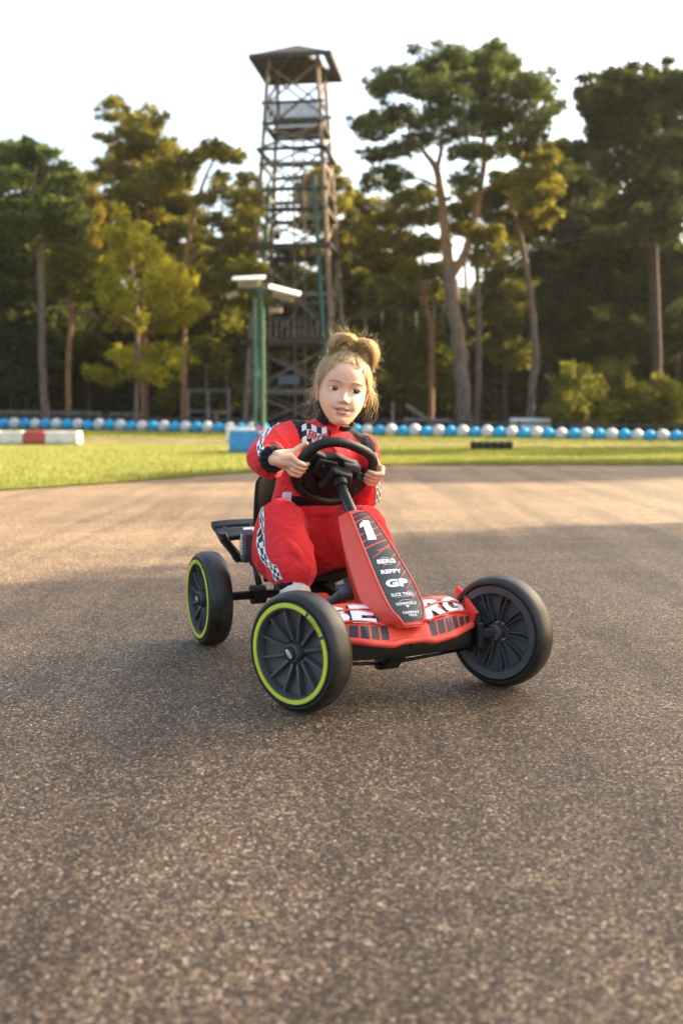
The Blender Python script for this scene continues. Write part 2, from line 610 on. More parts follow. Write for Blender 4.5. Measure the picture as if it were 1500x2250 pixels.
def bark_mat(name, c1, c2):
    m = mat(name, c1, .9, var=.01, spec=.1)
    n = m.node_tree; L = n.links; b = n.nodes['Principled BSDF']
    for l in list(b.inputs['Base Color'].links): L.remove(l)
    for l in list(b.inputs['Roughness'].links): L.remove(l)
    b.inputs['Roughness'].default_value = .9
    tc = n.nodes.new('ShaderNodeTexCoord')
    mp = n.nodes.new('ShaderNodeMapping'); mp.inputs['Scale'].default_value = (9, 9, 2)
    L.new(tc.outputs['Object'], mp.inputs['Vector'])
    v = n.nodes.new('ShaderNodeTexVoronoi'); v.inputs['Scale'].default_value = 1.2
    L.new(mp.outputs[0], v.inputs['Vector'])
    no = n.nodes.new('ShaderNodeTexNoise'); no.inputs['Scale'].default_value = 1.5; no.inputs['Detail'].default_value = 6
    L.new(mp.outputs[0], no.inputs['Vector'])
    r = n.nodes.new('ShaderNodeValToRGB'); r.color_ramp.elements[0].position = .3; r.color_ramp.elements[1].position = .7
    r.color_ramp.elements[0].color = (*c1, 1); r.color_ramp.elements[1].color = (*c2, 1)
    L.new(no.outputs['Fac'], r.inputs[0]); L.new(r.outputs[0], b.inputs['Base Color'])
    bp = n.nodes.new('ShaderNodeBump'); bp.inputs['Strength'].default_value = .9; bp.inputs['Distance'].default_value = .03
    L.new(v.outputs['Distance'], bp.inputs['Height']); L.new(bp.outputs[0], b.inputs['Normal'])
bark_mat('bark_grey', (.085, .06, .048), (.20, .145, .115))
bark_mat('bark_red', (.16, .085, .045), (.33, .18, .095))
bark_mat('bark_dark', (.035, .026, .02), (.085, .06, .045))
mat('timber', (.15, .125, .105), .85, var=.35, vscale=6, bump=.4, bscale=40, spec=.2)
mat('timber_dark', (.055, .045, .038), .85, var=.4, vscale=6, spec=.2)
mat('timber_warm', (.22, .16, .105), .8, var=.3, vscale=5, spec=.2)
mat('steel_green', (.02, .085, .055), .45, var=.2, vscale=4)
mat('green_sunlit', (.16, .28, .12), .5, var=.15, vscale=5)  # paler copy of the mast green, sunlight put into the colour
mat('steel_grey', (.16, .16, .16), .5, var=.2, vscale=5)
mat('dark_metal', (.035, .033, .032), .55, var=.2, vscale=5)
mat('panel_white', (.72, .72, .70), .45, var=.06, vscale=3)
mat('lamp_housing', (.25, .18, .12), .5, var=.2, vscale=6)
mat('sign_blue', (.055, .085, .11), .5, var=.2, vscale=5)
mat('ball_blue', (.004, .32, .60), .75, var=.16, vscale=6, bump=.25, bscale=25)
mat('ball_white', (.52, .52, .52), .7, var=.14, vscale=7, bump=.25, bscale=25)
mat('barrier_white', (.62, .57, .50), .5, var=.16, vscale=4)
mat('barrier_red', (.42, .045, .035), .5, var=.2, vscale=4)
mat('barrier_blue', (.03, .25, .48), .5, var=.2, vscale=5)
mat('rubber_dark', (.018, .017, .017), .7, var=.3, vscale=10)

# ------------------------------------------------------------------ terrain
def ground_z(x, y):
    return -0.017 * (x + 4.3) * float(smoothstep(13.0, 37.0, y)) if not hasattr(x, '__len__') else -0.017 * (x + 4.3) * smoothstep(13.0, 37.0, y)

def sheet(name, x0, x1, nx, ylo, yhi, ny, dz, material, kind='structure'):
    xs = np.linspace(x0, x1, nx + 1)
    V, F = [], []
    for i, x in enumerate(xs):
        a, b = ylo(x), yhi(x)
        for j in range(ny + 1):
            y = a + (b - a) * j / ny
            V.append((x, y, float(ground_z(np.float64(x), np.float64(y))) + dz))
    for i in range(nx):
        for j in range(ny):
            p = i * (ny + 1) + j
            F.append((p, p + ny + 1, p + ny + 2, p + 1))
    o = np_obj(name, V, F, material, smooth=True)
    tag(o, None, kind=kind)
    return o

EDGE_X = [-40, -15, -8, -5, -2.86, -1.97, -.93, .59, 2.2, 4.43, 10, 20, 40]
EDGE_Y = [-30, -8, 1.5, 5.4, 8.33, 9.54, 11.26, 12.75, 12.95, 12.93, 12.4, 10.5, 6]
def edge(x):
    return float(hermite(EDGE_X, EDGE_Y, x)) + .05 * math.sin(x * 3.1) + .03 * math.sin(x * 7.7 + 1)
def far0(x): return 24.2 + .07 * x * x * .08 + .05 * math.sin(x * 2.1)
def far1(x): return 29.0 + .04 * math.sin(x * 1.7)
sheet('ground', -400, 400, 200, lambda x: -60, lambda x: 600, 180, -.012, 'soil')
sheet('asphalt_track', -40, 40, 320, lambda x: -30.5, lambda x: max(-30, edge(x)), 60, 0.0, 'asphalt')
sheet('lawn', -40, 40, 320, lambda x: max(-30, edge(x)) - .02, lambda x: far0(x) + .03, 40, .012, 'lawn')
sheet('far_track', -40, 40, 160, far0, far1, 10, .004, 'asphalt_far')
sheet('verge', -40, 40, 160, lambda x: far1(x) - .03, lambda x: 39.6 - .187 * (x + 14) * .5, 20, .012, 'lawn')

# grass blades: one uncountable mass
def blades(name, n, xr, yfun, hmin, hmax, wid):
    k = 0
    xs = RNG.uniform(xr[0], xr[1], n)
    u = RNG.uniform(0, 1, n)
    ys = np.array([yfun(x, t) for x, t in zip(xs, u)])
    z = ground_z(xs, ys) + .010
    a = RNG.uniform(0, 2 * math.pi, n)
    h = RNG.uniform(hmin, hmax, n)
    w = RNG.uniform(.6, 1.2, n) * wid
    lean = RNG.normal(0, .35, (n, 2)) * h[:, None]
    B = np.stack([xs, ys, z], 1)
    S = np.stack([np.cos(a) * w, np.sin(a) * w, 0 * a], 1)
    T = B + np.stack([lean[:, 0], lean[:, 1], h], 1)
    V = np.concatenate([B - S, B + S, T], 0)
    F = np.stack([np.arange(n), np.arange(n) + n, np.arange(n) + 2 * n], 1)
    o = np_obj(name, V, F, 'grass_blade')
    return o
g = blades('grass', 90000, (-9, 9), lambda x, t: edge(x) - .03 + (far0(x) - edge(x)) * t ** 1.6, .02, .05, .006)
tag(g, 'short sunlit green grass between the two asphalt tracks', 'grass', kind='stuff')
g = blades('grass', 22000, (-17, 17), lambda x, t: 29 + 9.5 * t, .05, .12, .014)
tag(g, 'strip of grass under the row of blue and white balls', 'grass', kind='stuff')

# ------------------------------------------------------------------ trees
def leaf_cloud(pads, density, size, flat=.55, seed=0):
    """many small leaf faces through the volume of ellipsoid pads: list of (centre xyz, radii xyz)"""
    rng = np.random.default_rng(seed)
    Vs = []
    for c, r in pads:
        vol = r[0] * r[1] * r[2]
        n = max(20, int(density * (vol ** (2 / 3))))
        d = rng.normal(size=(n, 3)); d /= np.linalg.norm(d, axis=1)[:, None]
        rad = rng.uniform(.15, 1.08, n) ** .6
        P = np.asarray(c) + d * rad[:, None] * np.asarray(r)
        # sprays: leaf faces gather in twigs
        tw = rng.normal(0, 1, (n, 3)) * .06
        P = P + tw
        a = rng.normal(size=(n, 3)); a[:, 2] *= flat; a /= np.linalg.norm(a, axis=1)[:, None]
        b = np.cross(a, rng.normal(size=(n, 3))); b /= np.linalg.norm(b, axis=1)[:, None]
        s = (size * rng.uniform(.55, 1.35, n))[:, None]
        e = rng.uniform(.35, .8, n)[:, None]
        Vs.append(np.stack([P - a * s, P + b * s * e * .6, P + a * s, P - b * s * e * .6], 1).reshape(-1, 3))
    V = np.concatenate(Vs, 0)
    F = np.arange(len(V)).reshape(-1, 4)
    return V, F

def tree(name, label, trunk_px, d, pads_px, leaf, bark, limbs=(), density=900, size=.16, depth=2.2, seed=0, group=None, cat='tree', bark_limb=None, rz=.75):
    """trunk_px: [(px, py, half-width px)] from the base up, all at distance d; pads: (px, py, rx, ry [, depth offset])"""
    rng = random.Random(seed)
    k = d / FPX
    b = at_depth(trunk_px[0][0], trunk_px[0][1], d)
    gz = float(ground_z(np.float64(b[0]), np.float64(d)))
    base = np.array([b[0], d, gz - .012])
    t = thing(name, label, cat, base, 0, group)
    path, rad = [(0, 0, -.15)], [trunk_px[0][2] * k * 1.25]
    for i, (x, y, w) in enumerate(trunk_px):
        p = at_depth(x, y, d) - base
        if i == 0: p = np.array([0, 0, .25])
        path.append(tuple(p)); rad.append(w * k)
    n = max(10, 3 * len(path))
    pp = curve_pts(path, n); rr = curve_pts([(q,) for q in rad], n)[:, 0]
    for i in range(1, n - 1):
        pp[i] += np.array([rng.uniform(-1, 1), rng.uniform(-1, 1), 0]) * rr[i] * .22
    MB().tube(pp, np.maximum(rr, .012), 10).obj('trunk', bark, t)
    if limbs:
        for lim in limbs:
            mb = MB()
            q = [at_depth(x, y, d + (rest[0] if rest else 0)) - base for x, y, w, *rest in lim]
            w = [l[2] * k for l in lim]
            m = max(5, 3 * len(q))
            mb.tube(curve_pts(q, m), np.maximum(curve_pts([(v,) for v in w], m)[:, 0], .01), 7)
            mb.obj('limb', bark_limb or bark, t)
    pads = []
    tips = []
    for p in pads_px:
        x, y, rx, ry = p[:4]
        dd = p[4] if len(p) > 4 else rng.uniform(-depth, depth)
        c = at_depth(x, y, d + dd) - base
        rx, ry = rx * 1.15, ry * 1.25
        pads.append((c, (rx * k, max(rx, ry) * k * rz, ry * k)))
        tips.append(c)
        # small side tufts break up the outline
        for _ in range(5):
            f = rng.uniform(.22, .5)
            o = np.array([rng.uniform(-1.15, 1.15) * rx, rng.uniform(-1, 1) * rx, rng.uniform(-.9, 1.15) * ry]) * k
            pads.append((c + o, (rx * k * f, rx * k * f, ry * k * f)))
    # twigs that carry the tufts, each from the nearest bough below it
    mb = MB()
    src = [(q, r_) for q, r_ in zip(pp, rr)]
    for lim in limbs:
        q = curve_pts([at_depth(l[0], l[1], d) - base for l in lim], 12); w_ = curve_pts([(l[2] * k,) for l in lim], 12)[:, 0]
        src += list(zip(q, w_))
    S_ = np.array([q for q, _ in src]); Wd = np.array([w_ for _, w_ in src])
    for c in tips:
        dist = np.linalg.norm(S_ - c, axis=1) + 2.5 * np.maximum(0, S_[:, 2] - c[2] + .2)
        j = int(np.argmin(dist)); s = S_[j]
        ln = np.linalg.norm(c - s)
        mid = (s + c) / 2 + np.array([rng.uniform(-.1, .1), rng.uniform(-.1, .1), -.06]) * ln
        r0 = min(Wd[j] * .6, .012 + .010 * ln)
        mb.tube(curve_pts([s, mid, c], 6), [r0, r0 * .85, r0 * .7, r0 * .55, r0 * .4, .008], 5)
    if tips:
        tag(mb.obj('twigs', bark_limb or bark, t), None, kind='stuff')
        V, F = leaf_cloud(pads, density, size, seed=seed)
        np_obj('crown', V, F, leaf, t)
    return t

def P(*a): return [tuple(a[i:i + 4]) for i in range(0, len(a), 4)]
PINES = 'tall pines at the edge of the wood'
# right of the tower: big forked pine
tree('pine_tree', 'big pine with forked reddish trunk and broad open crown, right of the tower',
     [(1022, 938, 18), (1014, 850, 16), (1010, 780, 16), (998, 690, 15), (990, 620, 14), (985, 585, 14)], 44,
     P(963,140,44,22, 993,126,36,20, 938,158,36,18, 1054,138,40,22, 1105,138,36,24, 1082,122,26,16, 856,188,38,15, 892,176,36,18, 828,196,24,11, 1024,182,44,18,
       1172,184,36,22, 1200,205,22,18, 1212,232,20,16, 1145,212,36,18, 796,274,26,11, 841,262,42,15, 880,248,38,16, 818,296,30,11, 1044,247,40,20, 1066,280,36,20,
       1135,252,40,18, 1186,262,30,16, 826,343,32,11, 877,333,36,13, 917,305,32,13, 1024,330,36,14, 1060,335,30,14, 1145,316,32,14, 831,404,32,12, 872,384,34,13,
       902,435,32,14, 993,210,40,16, 955,215,34,15, 1100,190,36,18, 968,258,30,13, 1005,290,30,12, 1095,330,30,13, 1020,395,34,16, 1165,290,34,15, 960,185,40,16, 1090,250,38,17, 920,270,30,12, 1050,205,36,18, 1140,190,30,16),
     'pine_green', 'bark_grey', bark_limb='bark_red',
     limbs=[[(986, 600, 13), (978, 520, 11), (968, 430, 9.5), (958, 372, 7.5), (932, 335, 5), (908, 300, 3)], [(958, 376, 6), (968, 330, 5), (972, 260, 3.5), (975, 190, 2)],
            [(992, 605, 11), (1022, 556, 9.5), (1042, 480, 8.5), (1054, 410, 7.5), (1064, 352, 6), (1062, 280, 4), (1070, 190, 2)], [(1060, 360, 5), (1100, 322, 4), (1140, 290, 2.5)],
            [(964, 415, 4), (930, 395, 3), (880, 385, 2)], [(1050, 430, 4), (1090, 400, 3), (1115, 385, 2)]], density=1500, size=.13, seed=1, group=PINES)
tree('pine_tree', 'dim pine crown with low spreading boughs left of the big forked pine', [(945, 935, 7), (948, 760, 6.5), (940, 690, 6), (912, 590, 5), (880, 520, 3)], 49,
     P(841,485,36,14, 892,480,40,16, 935,478,34,15, 816,520,32,14, 867,530,44,17, 920,540,40,16, 850,575,44,18, 905,600,40,18, 820,450,28,13, 960,540,30,15, 880,440,32,13, 930,430,30,14, 800,560,30,16, 950,600,34,18),
     'pine_olive', 'bark_red', density=1500, size=.14, seed=2, group=PINES)
tree('pine_tree', 'thin straight trunk standing close right of the big forked pine', [(1048, 936, 7), (1050, 800, 6.5), (1050, 680, 6), (1046, 560, 5), (1044, 470, 3)], 46,
     P(1013,465,34,16, 1040,440,36,16, 1075,470,34,16, 1020,500,36,17, 1070,520,36,18, 1095,430,40,16, 1118,404,36,15, 1060,560,36,20, 1125,470,34,15), 'pine_olive', 'bark_grey', density=1500, size=.14, seed=3, group=PINES)
tree('pine_tree', 'leaning slim pine whose trunk curves left, right of the big forked pine', [(1160, 940, 9.5), (1168, 860, 9), (1176, 780, 8.5), (1164, 650, 7), (1142, 520, 5.5), (1118, 445, 4)], 45,
     P(1110,425,36,16, 1140,395,36,16, 1175,380,34,16, 1160,440,36,18, 1195,425,32,16, 1180,480,34,18, 1130,500,30,16, 1195,345,30,15, 1165,345,32,15), 'pine_olive', 'bark_grey', density=1300, size=.14, seed=4, group=PINES)
# dark mass on the right
tree('broadleaf_tree', 'large dark tree filling the upper right edge of the photo', [(1440, 945, 13), (1438, 700, 11), (1436, 500, 9), (1440, 300, 5)], 43,
     P(1305,205,30,17, 1342,182,36,22, 1400,190,40,24, 1460,182,40,26, 1505,190,40,30, 1295,238,26,14, 1350,238,44,24, 1420,250,48,30, 1485,260,46,32, 1330,295,44,22, 1400,315,50,30, 1470,330,50,34,
       1350,365,48,26, 1430,395,54,34, 1495,420,48,36, 1380,450,50,30, 1455,490,54,36, 1510,330,40,34, 1375,225,40,24, 1440,215,40,24, 1320,255,34,18),
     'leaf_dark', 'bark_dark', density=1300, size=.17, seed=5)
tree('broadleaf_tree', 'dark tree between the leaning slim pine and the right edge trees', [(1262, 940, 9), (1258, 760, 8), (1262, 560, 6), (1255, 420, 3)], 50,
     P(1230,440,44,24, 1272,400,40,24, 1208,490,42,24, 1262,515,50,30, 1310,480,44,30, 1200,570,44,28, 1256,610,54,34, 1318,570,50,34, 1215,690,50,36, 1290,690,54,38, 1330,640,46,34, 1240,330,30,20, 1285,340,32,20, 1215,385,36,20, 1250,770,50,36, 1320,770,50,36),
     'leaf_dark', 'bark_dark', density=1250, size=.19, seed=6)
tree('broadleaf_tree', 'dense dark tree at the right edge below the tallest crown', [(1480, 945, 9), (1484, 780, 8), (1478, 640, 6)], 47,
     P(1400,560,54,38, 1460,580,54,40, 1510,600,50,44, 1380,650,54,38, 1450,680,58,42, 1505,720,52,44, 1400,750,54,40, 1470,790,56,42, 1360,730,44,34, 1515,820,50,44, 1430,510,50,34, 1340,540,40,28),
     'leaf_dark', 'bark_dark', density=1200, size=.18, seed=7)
tree('shrub', 'olive shrub with some sunlit leaves at lower right, behind the balls', [(1300, 948, 4), (1300, 900, 3), (1298, 860, 2)], 42,
     P(1280,850,44,30, 1330,860,46,34, 1250,890,40,28, 1310,905,50,30, 1380,880,50,36, 1240,850,26,20, 1350,820,34,24, 1440,900,46,34, 1490,890,44,38), 'leaf_mid', 'bark_dark', density=900, size=.13, seed=8, cat='shrub')
tree('broadleaf_tree', 'yellow-green understorey tree seen between the big pine and the leaning pine', [(1108, 938, 5), (1106, 800, 4), (1110, 680, 2.5)], 56,
     P(1090,600,34,24, 1130,580,34,24, 1110,650,40,28, 1150,640,30,24, 1080,690,34,24, 1130,710,40,26, 1160,700,30,24, 1090,760,36,26, 1140,780,36,26, 1110,540,30,20), 'leaf_mid', 'bark_dark', density=900, size=.15, seed=9)
tree('broadleaf_tree', 'dark bushy tree right of the girl, left of the big pine trunk', [(890, 936, 6), (888, 800, 5), (885, 690, 3)], 54,
     P(840,640,44,28, 900,650,46,30, 950,660,36,28, 860,710,46,32, 920,730,48,32, 830,770,46,34, 890,800,50,36, 950,790,40,34, 960,860,40,32, 860,860,50,34, 910,870,46,32, 815,700,34,28), 'leaf_mid', 'bark_dark', density=1000, size=.17, seed=10)
# behind the tower
tree('pine_tree', 'hazy pine seen through the right side of the tower', [(742, 932, 6), (740, 700, 5.5), (735, 520, 4.5), (722, 400, 2.5)], 60,
     P(692,392,26,16, 716,372,24,14, 745,402,24,12, 772,442,28,14, 790,476,24,13, 690,432,30,16, 735,450,32,16, 762,502,36,16, 700,490,34,17, 735,540,40,18, 788,540,32,16, 690,560,34,18, 760,590,42,20, 810,600,34,18, 715,620,40,20, 785,640,40,22, 760,690,40,22),
     'pine_olive', 'bark_red', density=1300, size=.18, seed=11, group=PINES)
tree('pine_tree', 'olive pine behind the left half of the tower', [(628, 932, 6), (630, 740, 5), (634, 590, 4), (640, 540, 2.5)], 58,
     P(640,560,30,15, 612,595,34,17, 660,610,34,17, 630,650,42,20, 590,660,36,20, 670,680,38,20, 610,710,40,22, 655,740,40,22, 590,770,38,22), 'leaf_mid', 'bark_dark', density=1000, size=.17, seed=12)
# left
tree('pine_tree', 'pine with bare grey-red trunk at the far left, dark flat crown', [(103, 926, 10), (97, 860, 8.5), (93, 760, 8), (90, 640, 7.5), (87, 520, 6.5), (84, 440, 4)], 42,
     P(19,332,36,18, 45,342,36,18, 88,335,28,15, 108,336,18,10, 67,367,40,18, 10,362,36,18, 25,392,40,20, 70,402,42,20, 108,390,38,18, 142,392,32,16, 160,412,30,16, 125,428,40,18, 37,452,42,20, 80,448,40,20, 115,458,40,20, 152,464,36,18, 18,520,36,20, 60,500,40,20, 120,505,40,20, -15,400,40,24, -15,470,40,24, 165,520,34,20),
     'pine_green', 'bark_grey', density=1400, size=.13, seed=13, group=PINES)
tree('pine_tree', 'tallest pine on the left, ragged crown leaning to the left at its tip', [(318, 930, 8), (316, 760, 8), (312, 600, 7), (300, 440, 6), (285, 330, 4), (258, 245, 2)], 47,
     P(240,228,16,10, 255,222,16,10, 244,256,20,9, 276,258,22,10, 240,302,24,8, 286,283,28,12, 318,256,18,13, 347,266,14,12, 335,282,24,10, 300,298,32,14, 332,312,34,14, 366,328,30,14, 284,328,34,15, 260,342,26,12, 242,360,28,13, 318,344,36,16, 356,352,36,16, 238,384,26,14, 276,384,36,16, 322,378,40,16, 360,384,36,16, 404,346,24,14, 420,362,22,13, 300,420,42,18, 350,425,40,18, 260,425,36,17, 395,400,34,16, 400,450,32,17, 330,465,40,20),
     'pine_olive', 'bark_red', density=1500, size=.13, seed=14, group=PINES)
tree('pine_tree', 'open pine just left of the tower with sky showing through its crown', [(402, 932, 7), (404, 760, 6.5), (408, 620, 6), (416, 520, 5), (440, 420, 4), (470, 350, 2.5)], 46,
     P(470,330,26,12, 500,340,26,13, 522,346,18,12, 455,338,22,12, 545,390,20,9, 488,390,20,9, 496,424,28,13, 522,450,32,14, 541,474,26,15, 466,480,26,12, 505,498,36,16, 450,442,20,11, 515,540,38,18, 545,530,28,16, 480,578,40,18, 430,560,26,14, 535,590,34,18, 500,620,40,20, 545,650,30,20, 450,620,34,18),
     'pine_olive', 'bark_red', limbs=[[(410, 590, 4), (430, 560, 3.4), (462, 555, 2.6), (490, 545, 2)]], density=1400, size=.13, seed=15, group=PINES)
tree('birch_tree', 'bright yellow-green tree glowing in the sun, left of the tower', [(300, 938, 5), (302, 800, 5), (298, 650, 4), (280, 520, 2.5)], 41.2,
     P(268,482,16,18, 256,518,24,20, 292,518,28,20, 322,540,28,22, 270,556,34,24, 244,586,28,22, 300,590,40,26, 338,584,34,24, 360,612,36,24, 392,600,24,18, 404,645,30,24, 358,652,40,28, 316,650,40,28, 268,630,36,26, 412,684,28,22, 374,696,38,26, 325,705,40,28, 280,700,36,26, 248,660,28,24),
     'leaf_yellow', 'bark_grey', density=1250, size=.12, seed=16)
tree('shrub', 'low yellow shrub catching the sun beneath the bright tree', [(320, 940, 3), (322, 880, 2.5), (318, 820, 1.5)], 41,
     P(317,780,34,18, 355,794,34,20, 262,780,26,14, 392,775,28,18, 205,818,22,16, 300,815,34,18, 345,825,34,18, 240,830,26,16), 'leaf_yellow', 'bark_dark', density=800, size=.11, seed=17, cat='shrub')
tree('birch_tree', 'small orange-yellow treetop between the far-left pine and the tallest pine', [(196, 934, 4), (195, 700, 3.5), (192, 500, 2.5), (190, 420, 1.5)], 53,
     P(187,396,18,18, 202,404,18,16, 178,422,20,18, 204,436,20,18, 186,460,24,20, 210,470,20,18, 175,490,24,20, 200,520,26,22), 'leaf_orange', 'bark_grey', density=1200, size=.14, seed=18)
tree('broadleaf_tree', 'bent slim trunk with one sunlit side limb, left of the bright tree', [(152, 932, 6), (151, 840, 6), (153, 760, 5.5), (158, 700, 5.5), (156, 650, 5), (154, 560, 3.5)], 45,
     P(140,575,36,22, 175,560,36,22, 200,600,36,24, 130,630,34,22, 185,650,30,20, 215,640,30,22, 150,530,34,20), 'leaf_mid', 'bark_red', limbs=[[(157, 704, 5), (166, 692, 4.5), (182, 685, 4), (200, 688, 3), (220, 702, 2)]], density=1000, size=.15, seed=19)
tree('broadleaf_tree', 'dark tree at the left edge of the photo behind the bare trunk', [(28, 936, 8), (30, 760, 7), (26, 600, 5)], 52,
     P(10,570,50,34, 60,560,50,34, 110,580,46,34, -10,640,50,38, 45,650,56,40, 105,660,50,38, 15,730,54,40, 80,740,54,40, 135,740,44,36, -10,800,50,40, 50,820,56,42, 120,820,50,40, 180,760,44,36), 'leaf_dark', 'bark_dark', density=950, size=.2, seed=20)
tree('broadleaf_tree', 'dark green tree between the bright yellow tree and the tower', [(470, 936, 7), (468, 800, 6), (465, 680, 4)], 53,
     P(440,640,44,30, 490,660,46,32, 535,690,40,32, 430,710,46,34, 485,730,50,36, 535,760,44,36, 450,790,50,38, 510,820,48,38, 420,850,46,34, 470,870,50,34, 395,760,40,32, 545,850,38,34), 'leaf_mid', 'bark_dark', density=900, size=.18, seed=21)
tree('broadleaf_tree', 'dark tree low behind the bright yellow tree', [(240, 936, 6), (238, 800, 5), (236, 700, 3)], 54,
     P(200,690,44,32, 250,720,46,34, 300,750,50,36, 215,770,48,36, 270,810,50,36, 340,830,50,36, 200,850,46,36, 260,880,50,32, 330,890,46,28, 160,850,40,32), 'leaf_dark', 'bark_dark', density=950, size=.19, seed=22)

# fill between the taller trees
for i_, (x, d_, lf, pd, lb) in enumerate([
    (60, 57, 'leaf_mid', P(20,480,44,26, 70,500,46,28, 120,520,44,28, 40,540,46,28, 100,560,46,28, -5,530,40,28), 'hazy olive tree behind the far-left pine'),
    (225, 58, 'pine_olive', P(190,500,34,22, 230,470,34,22, 262,450,34,20, 215,530,40,24, 250,560,40,24, 180,560,36,24, 300,480,40,22, 340,500,40,22), 'olive pine filling the gap behind the small orange treetop'),
    (372, 57, 'pine_olive', P(360,470,38,20, 392,500,38,20, 425,480,32,18, 350,540,40,24, 400,560,40,24, 440,590,40,24, 380,430,34,18, 440,520,30,18, 470,540,32,18), 'olive pine behind the bright yellow tree, below the tallest pine'),
    (552, 56, 'pine_olive', P(540,500,34,18, 560,540,34,20, 520,570,38,20, 555,600,36,22, 530,640,40,24, 565,440,24,13, 545,420,22,11), 'olive pine tucked behind the left leg of the tower'),
    (836, 57, 'pine_olive', P(800,500,32,16, 830,540,36,18, 800,600,38,22, 845,620,40,24, 790,660,38,24, 880,580,36,20), 'olive pine right of the tower behind the hanging ropes'),
    (1205, 57, 'leaf_dark', P(1180,400,40,22, 1220,380,40,22, 1260,360,36,20, 1200,450,44,26, 1250,460,44,26, 1290,430,40,24, 1170,520,42,26, 1320,400,36,22, 1230,330,30,16), 'dark tree behind the leaning slim pine'),
    (1345, 55, 'leaf_dark', P(1310,430,44,26, 1350,470,46,28, 1390,500,46,28, 1320,520,46,28, 1370,560,48,30, 1420,560,46,30, 1290,570,44,28, 1340,610,48,30), 'dark tree behind the large tree at the upper right')]):
    tree('background_tree', lb, [(x, 932, 5), (x, 740, 4.5), (x + 3, 560, 3)], d_, pd, lf, 'bark_dark', density=1000, size=.17, seed=200 + i_)

# the wood behind: reads as one dark mass
rng = np.random.default_rng(33)
pads = []
for i in range(1160):
    x = rng.uniform(-38, 38) if i < 640 else rng.choice([-1, 1]) * rng.uniform(38, 72); y = rng.uniform(60, 84) if i < 640 else rng.uniform(44, 84)
    z = rng.uniform(.2, 1) ** .9 * (9.5 if i < 640 else 14) if i < 430 or i >= 700 else rng.uniform(.1, 1.8)
    s = rng.uniform(1.2, 2.3)
    pads.append(((x, y, z), (s, s, s * .8)))
V, F = leaf_cloud(pads, 210, .34, seed=34)
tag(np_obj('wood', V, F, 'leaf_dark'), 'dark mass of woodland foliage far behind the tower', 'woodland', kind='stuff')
mbt = MB()
for i in range(60):
    x = rng.uniform(-36, 36); y = rng.uniform(58, 84); r_ = rng.uniform(.10, .22)
    z0 = float(ground_z(np.float64(x), np.float64(y)))
    l = rng.normal(0, .5)
    mbt.tube([(x, y, z0 - .2), (x + l * .4, y, 5), (x + l, y, 11)], [r_, r_ * .8, r_ * .45], 7)
tag(mbt.obj('wood_trunks', 'bark_dark'), 'crowd of dim trunks deep in the wood', 'woodland', kind='stuff')

# trees standing outside the picture on the right; they shade the near half of the track
def shade_tree(label, x, y, h, cr, z0, seed, leaf='leaf_mid', dens=620, npad=44):
    rg = random.Random(seed)
    gz = float(ground_z(np.float64(x), np.float64(y)))
    t = thing('broadleaf_tree', label, 'tree', (x, y, gz - .012), 0)
    MB().tube([(0, 0, -.15), (.05, 0, .4), (.1, .05, h * .4), (.15, -.1, h * .7), (.1, 0, h * .95)], [.30, .24, .2, .12, .03], 10).obj('trunk', 'bark_grey', t)
    pd = []
    tw = MB()
    for i in range(npad):
        z = rg.uniform(z0, h)
        f = math.sin(math.pi * min(1, max(.08, (z - z0 + .6) / (h - z0 + .9)))) ** .6
        a = rg.uniform(0, 2 * math.pi); r_ = cr * f * rg.uniform(.15, .95) ** .7
        s = rg.uniform(.8, 1.25)
        c = (r_ * math.cos(a), r_ * math.sin(a), z)
        pd.append((c, (s, s, s * .7)))
        tw.tube([(.1, 0, max(1, z - .35 * r_ - .4)), (c[0] * .5, c[1] * .5, z - .15 * r_ - .1), c], [.05, .035, .012], 5)
    tag(tw.obj('twigs', 'bark_grey', t), None, kind='stuff')
    V, F = leaf_cloud(pd, dens, .17, seed=seed)
    # leaves cut away along the sun's line to light the child's hair and shoulders
    W_ = V.reshape(-1, 4, 3).mean(1) + np.array([x, y, gz]) - np.array([0.0, 2.58, .74])
    sd_ = np.array(sun_dir); q_ = W_ - (W_ @ sd_)[:, None] * sd_
    keep = np.linalg.norm(q_, axis=1) > .27
    V = V.reshape(-1, 4, 3)[keep].reshape(-1, 3); F = np.arange(len(V)).reshape(-1, 4)
    np_obj('crown', V, F, leaf, t)
    return t
ln = np.array([1.0, 6.0]); dv = np.array([math.cos(SUN_AZ), math.sin(SUN_AZ)]); nv = np.array([math.sin(SUN_AZ), -math.cos(SUN_AZ)])
for i, (tt, pp_, h, cr, z0) in enumerate([(15, 3.6, 12, 3.2, 2.6), (17, 9.0, 13, 3.6, 2.4), (24, 5.6, 15, 3.6, 2.5), (22, -4.7, 10, 1.9, 4.8), (33, -11.0, 15, 3.0, 3.0)]):
    q = ln + dv * tt + nv * pp_
    shade_tree(['leafy tree beside the track out of view right, nearest the kart', 'leafy tree out of view right, nearest the camera', 'tall leafy tree out of view right behind the nearest ones',
                'tree out of view right shading the far edge of the asphalt', 'tree out of view right shading the far lawn'][i], float(q[0]), float(q[1]), h, cr, z0, 50 + i)

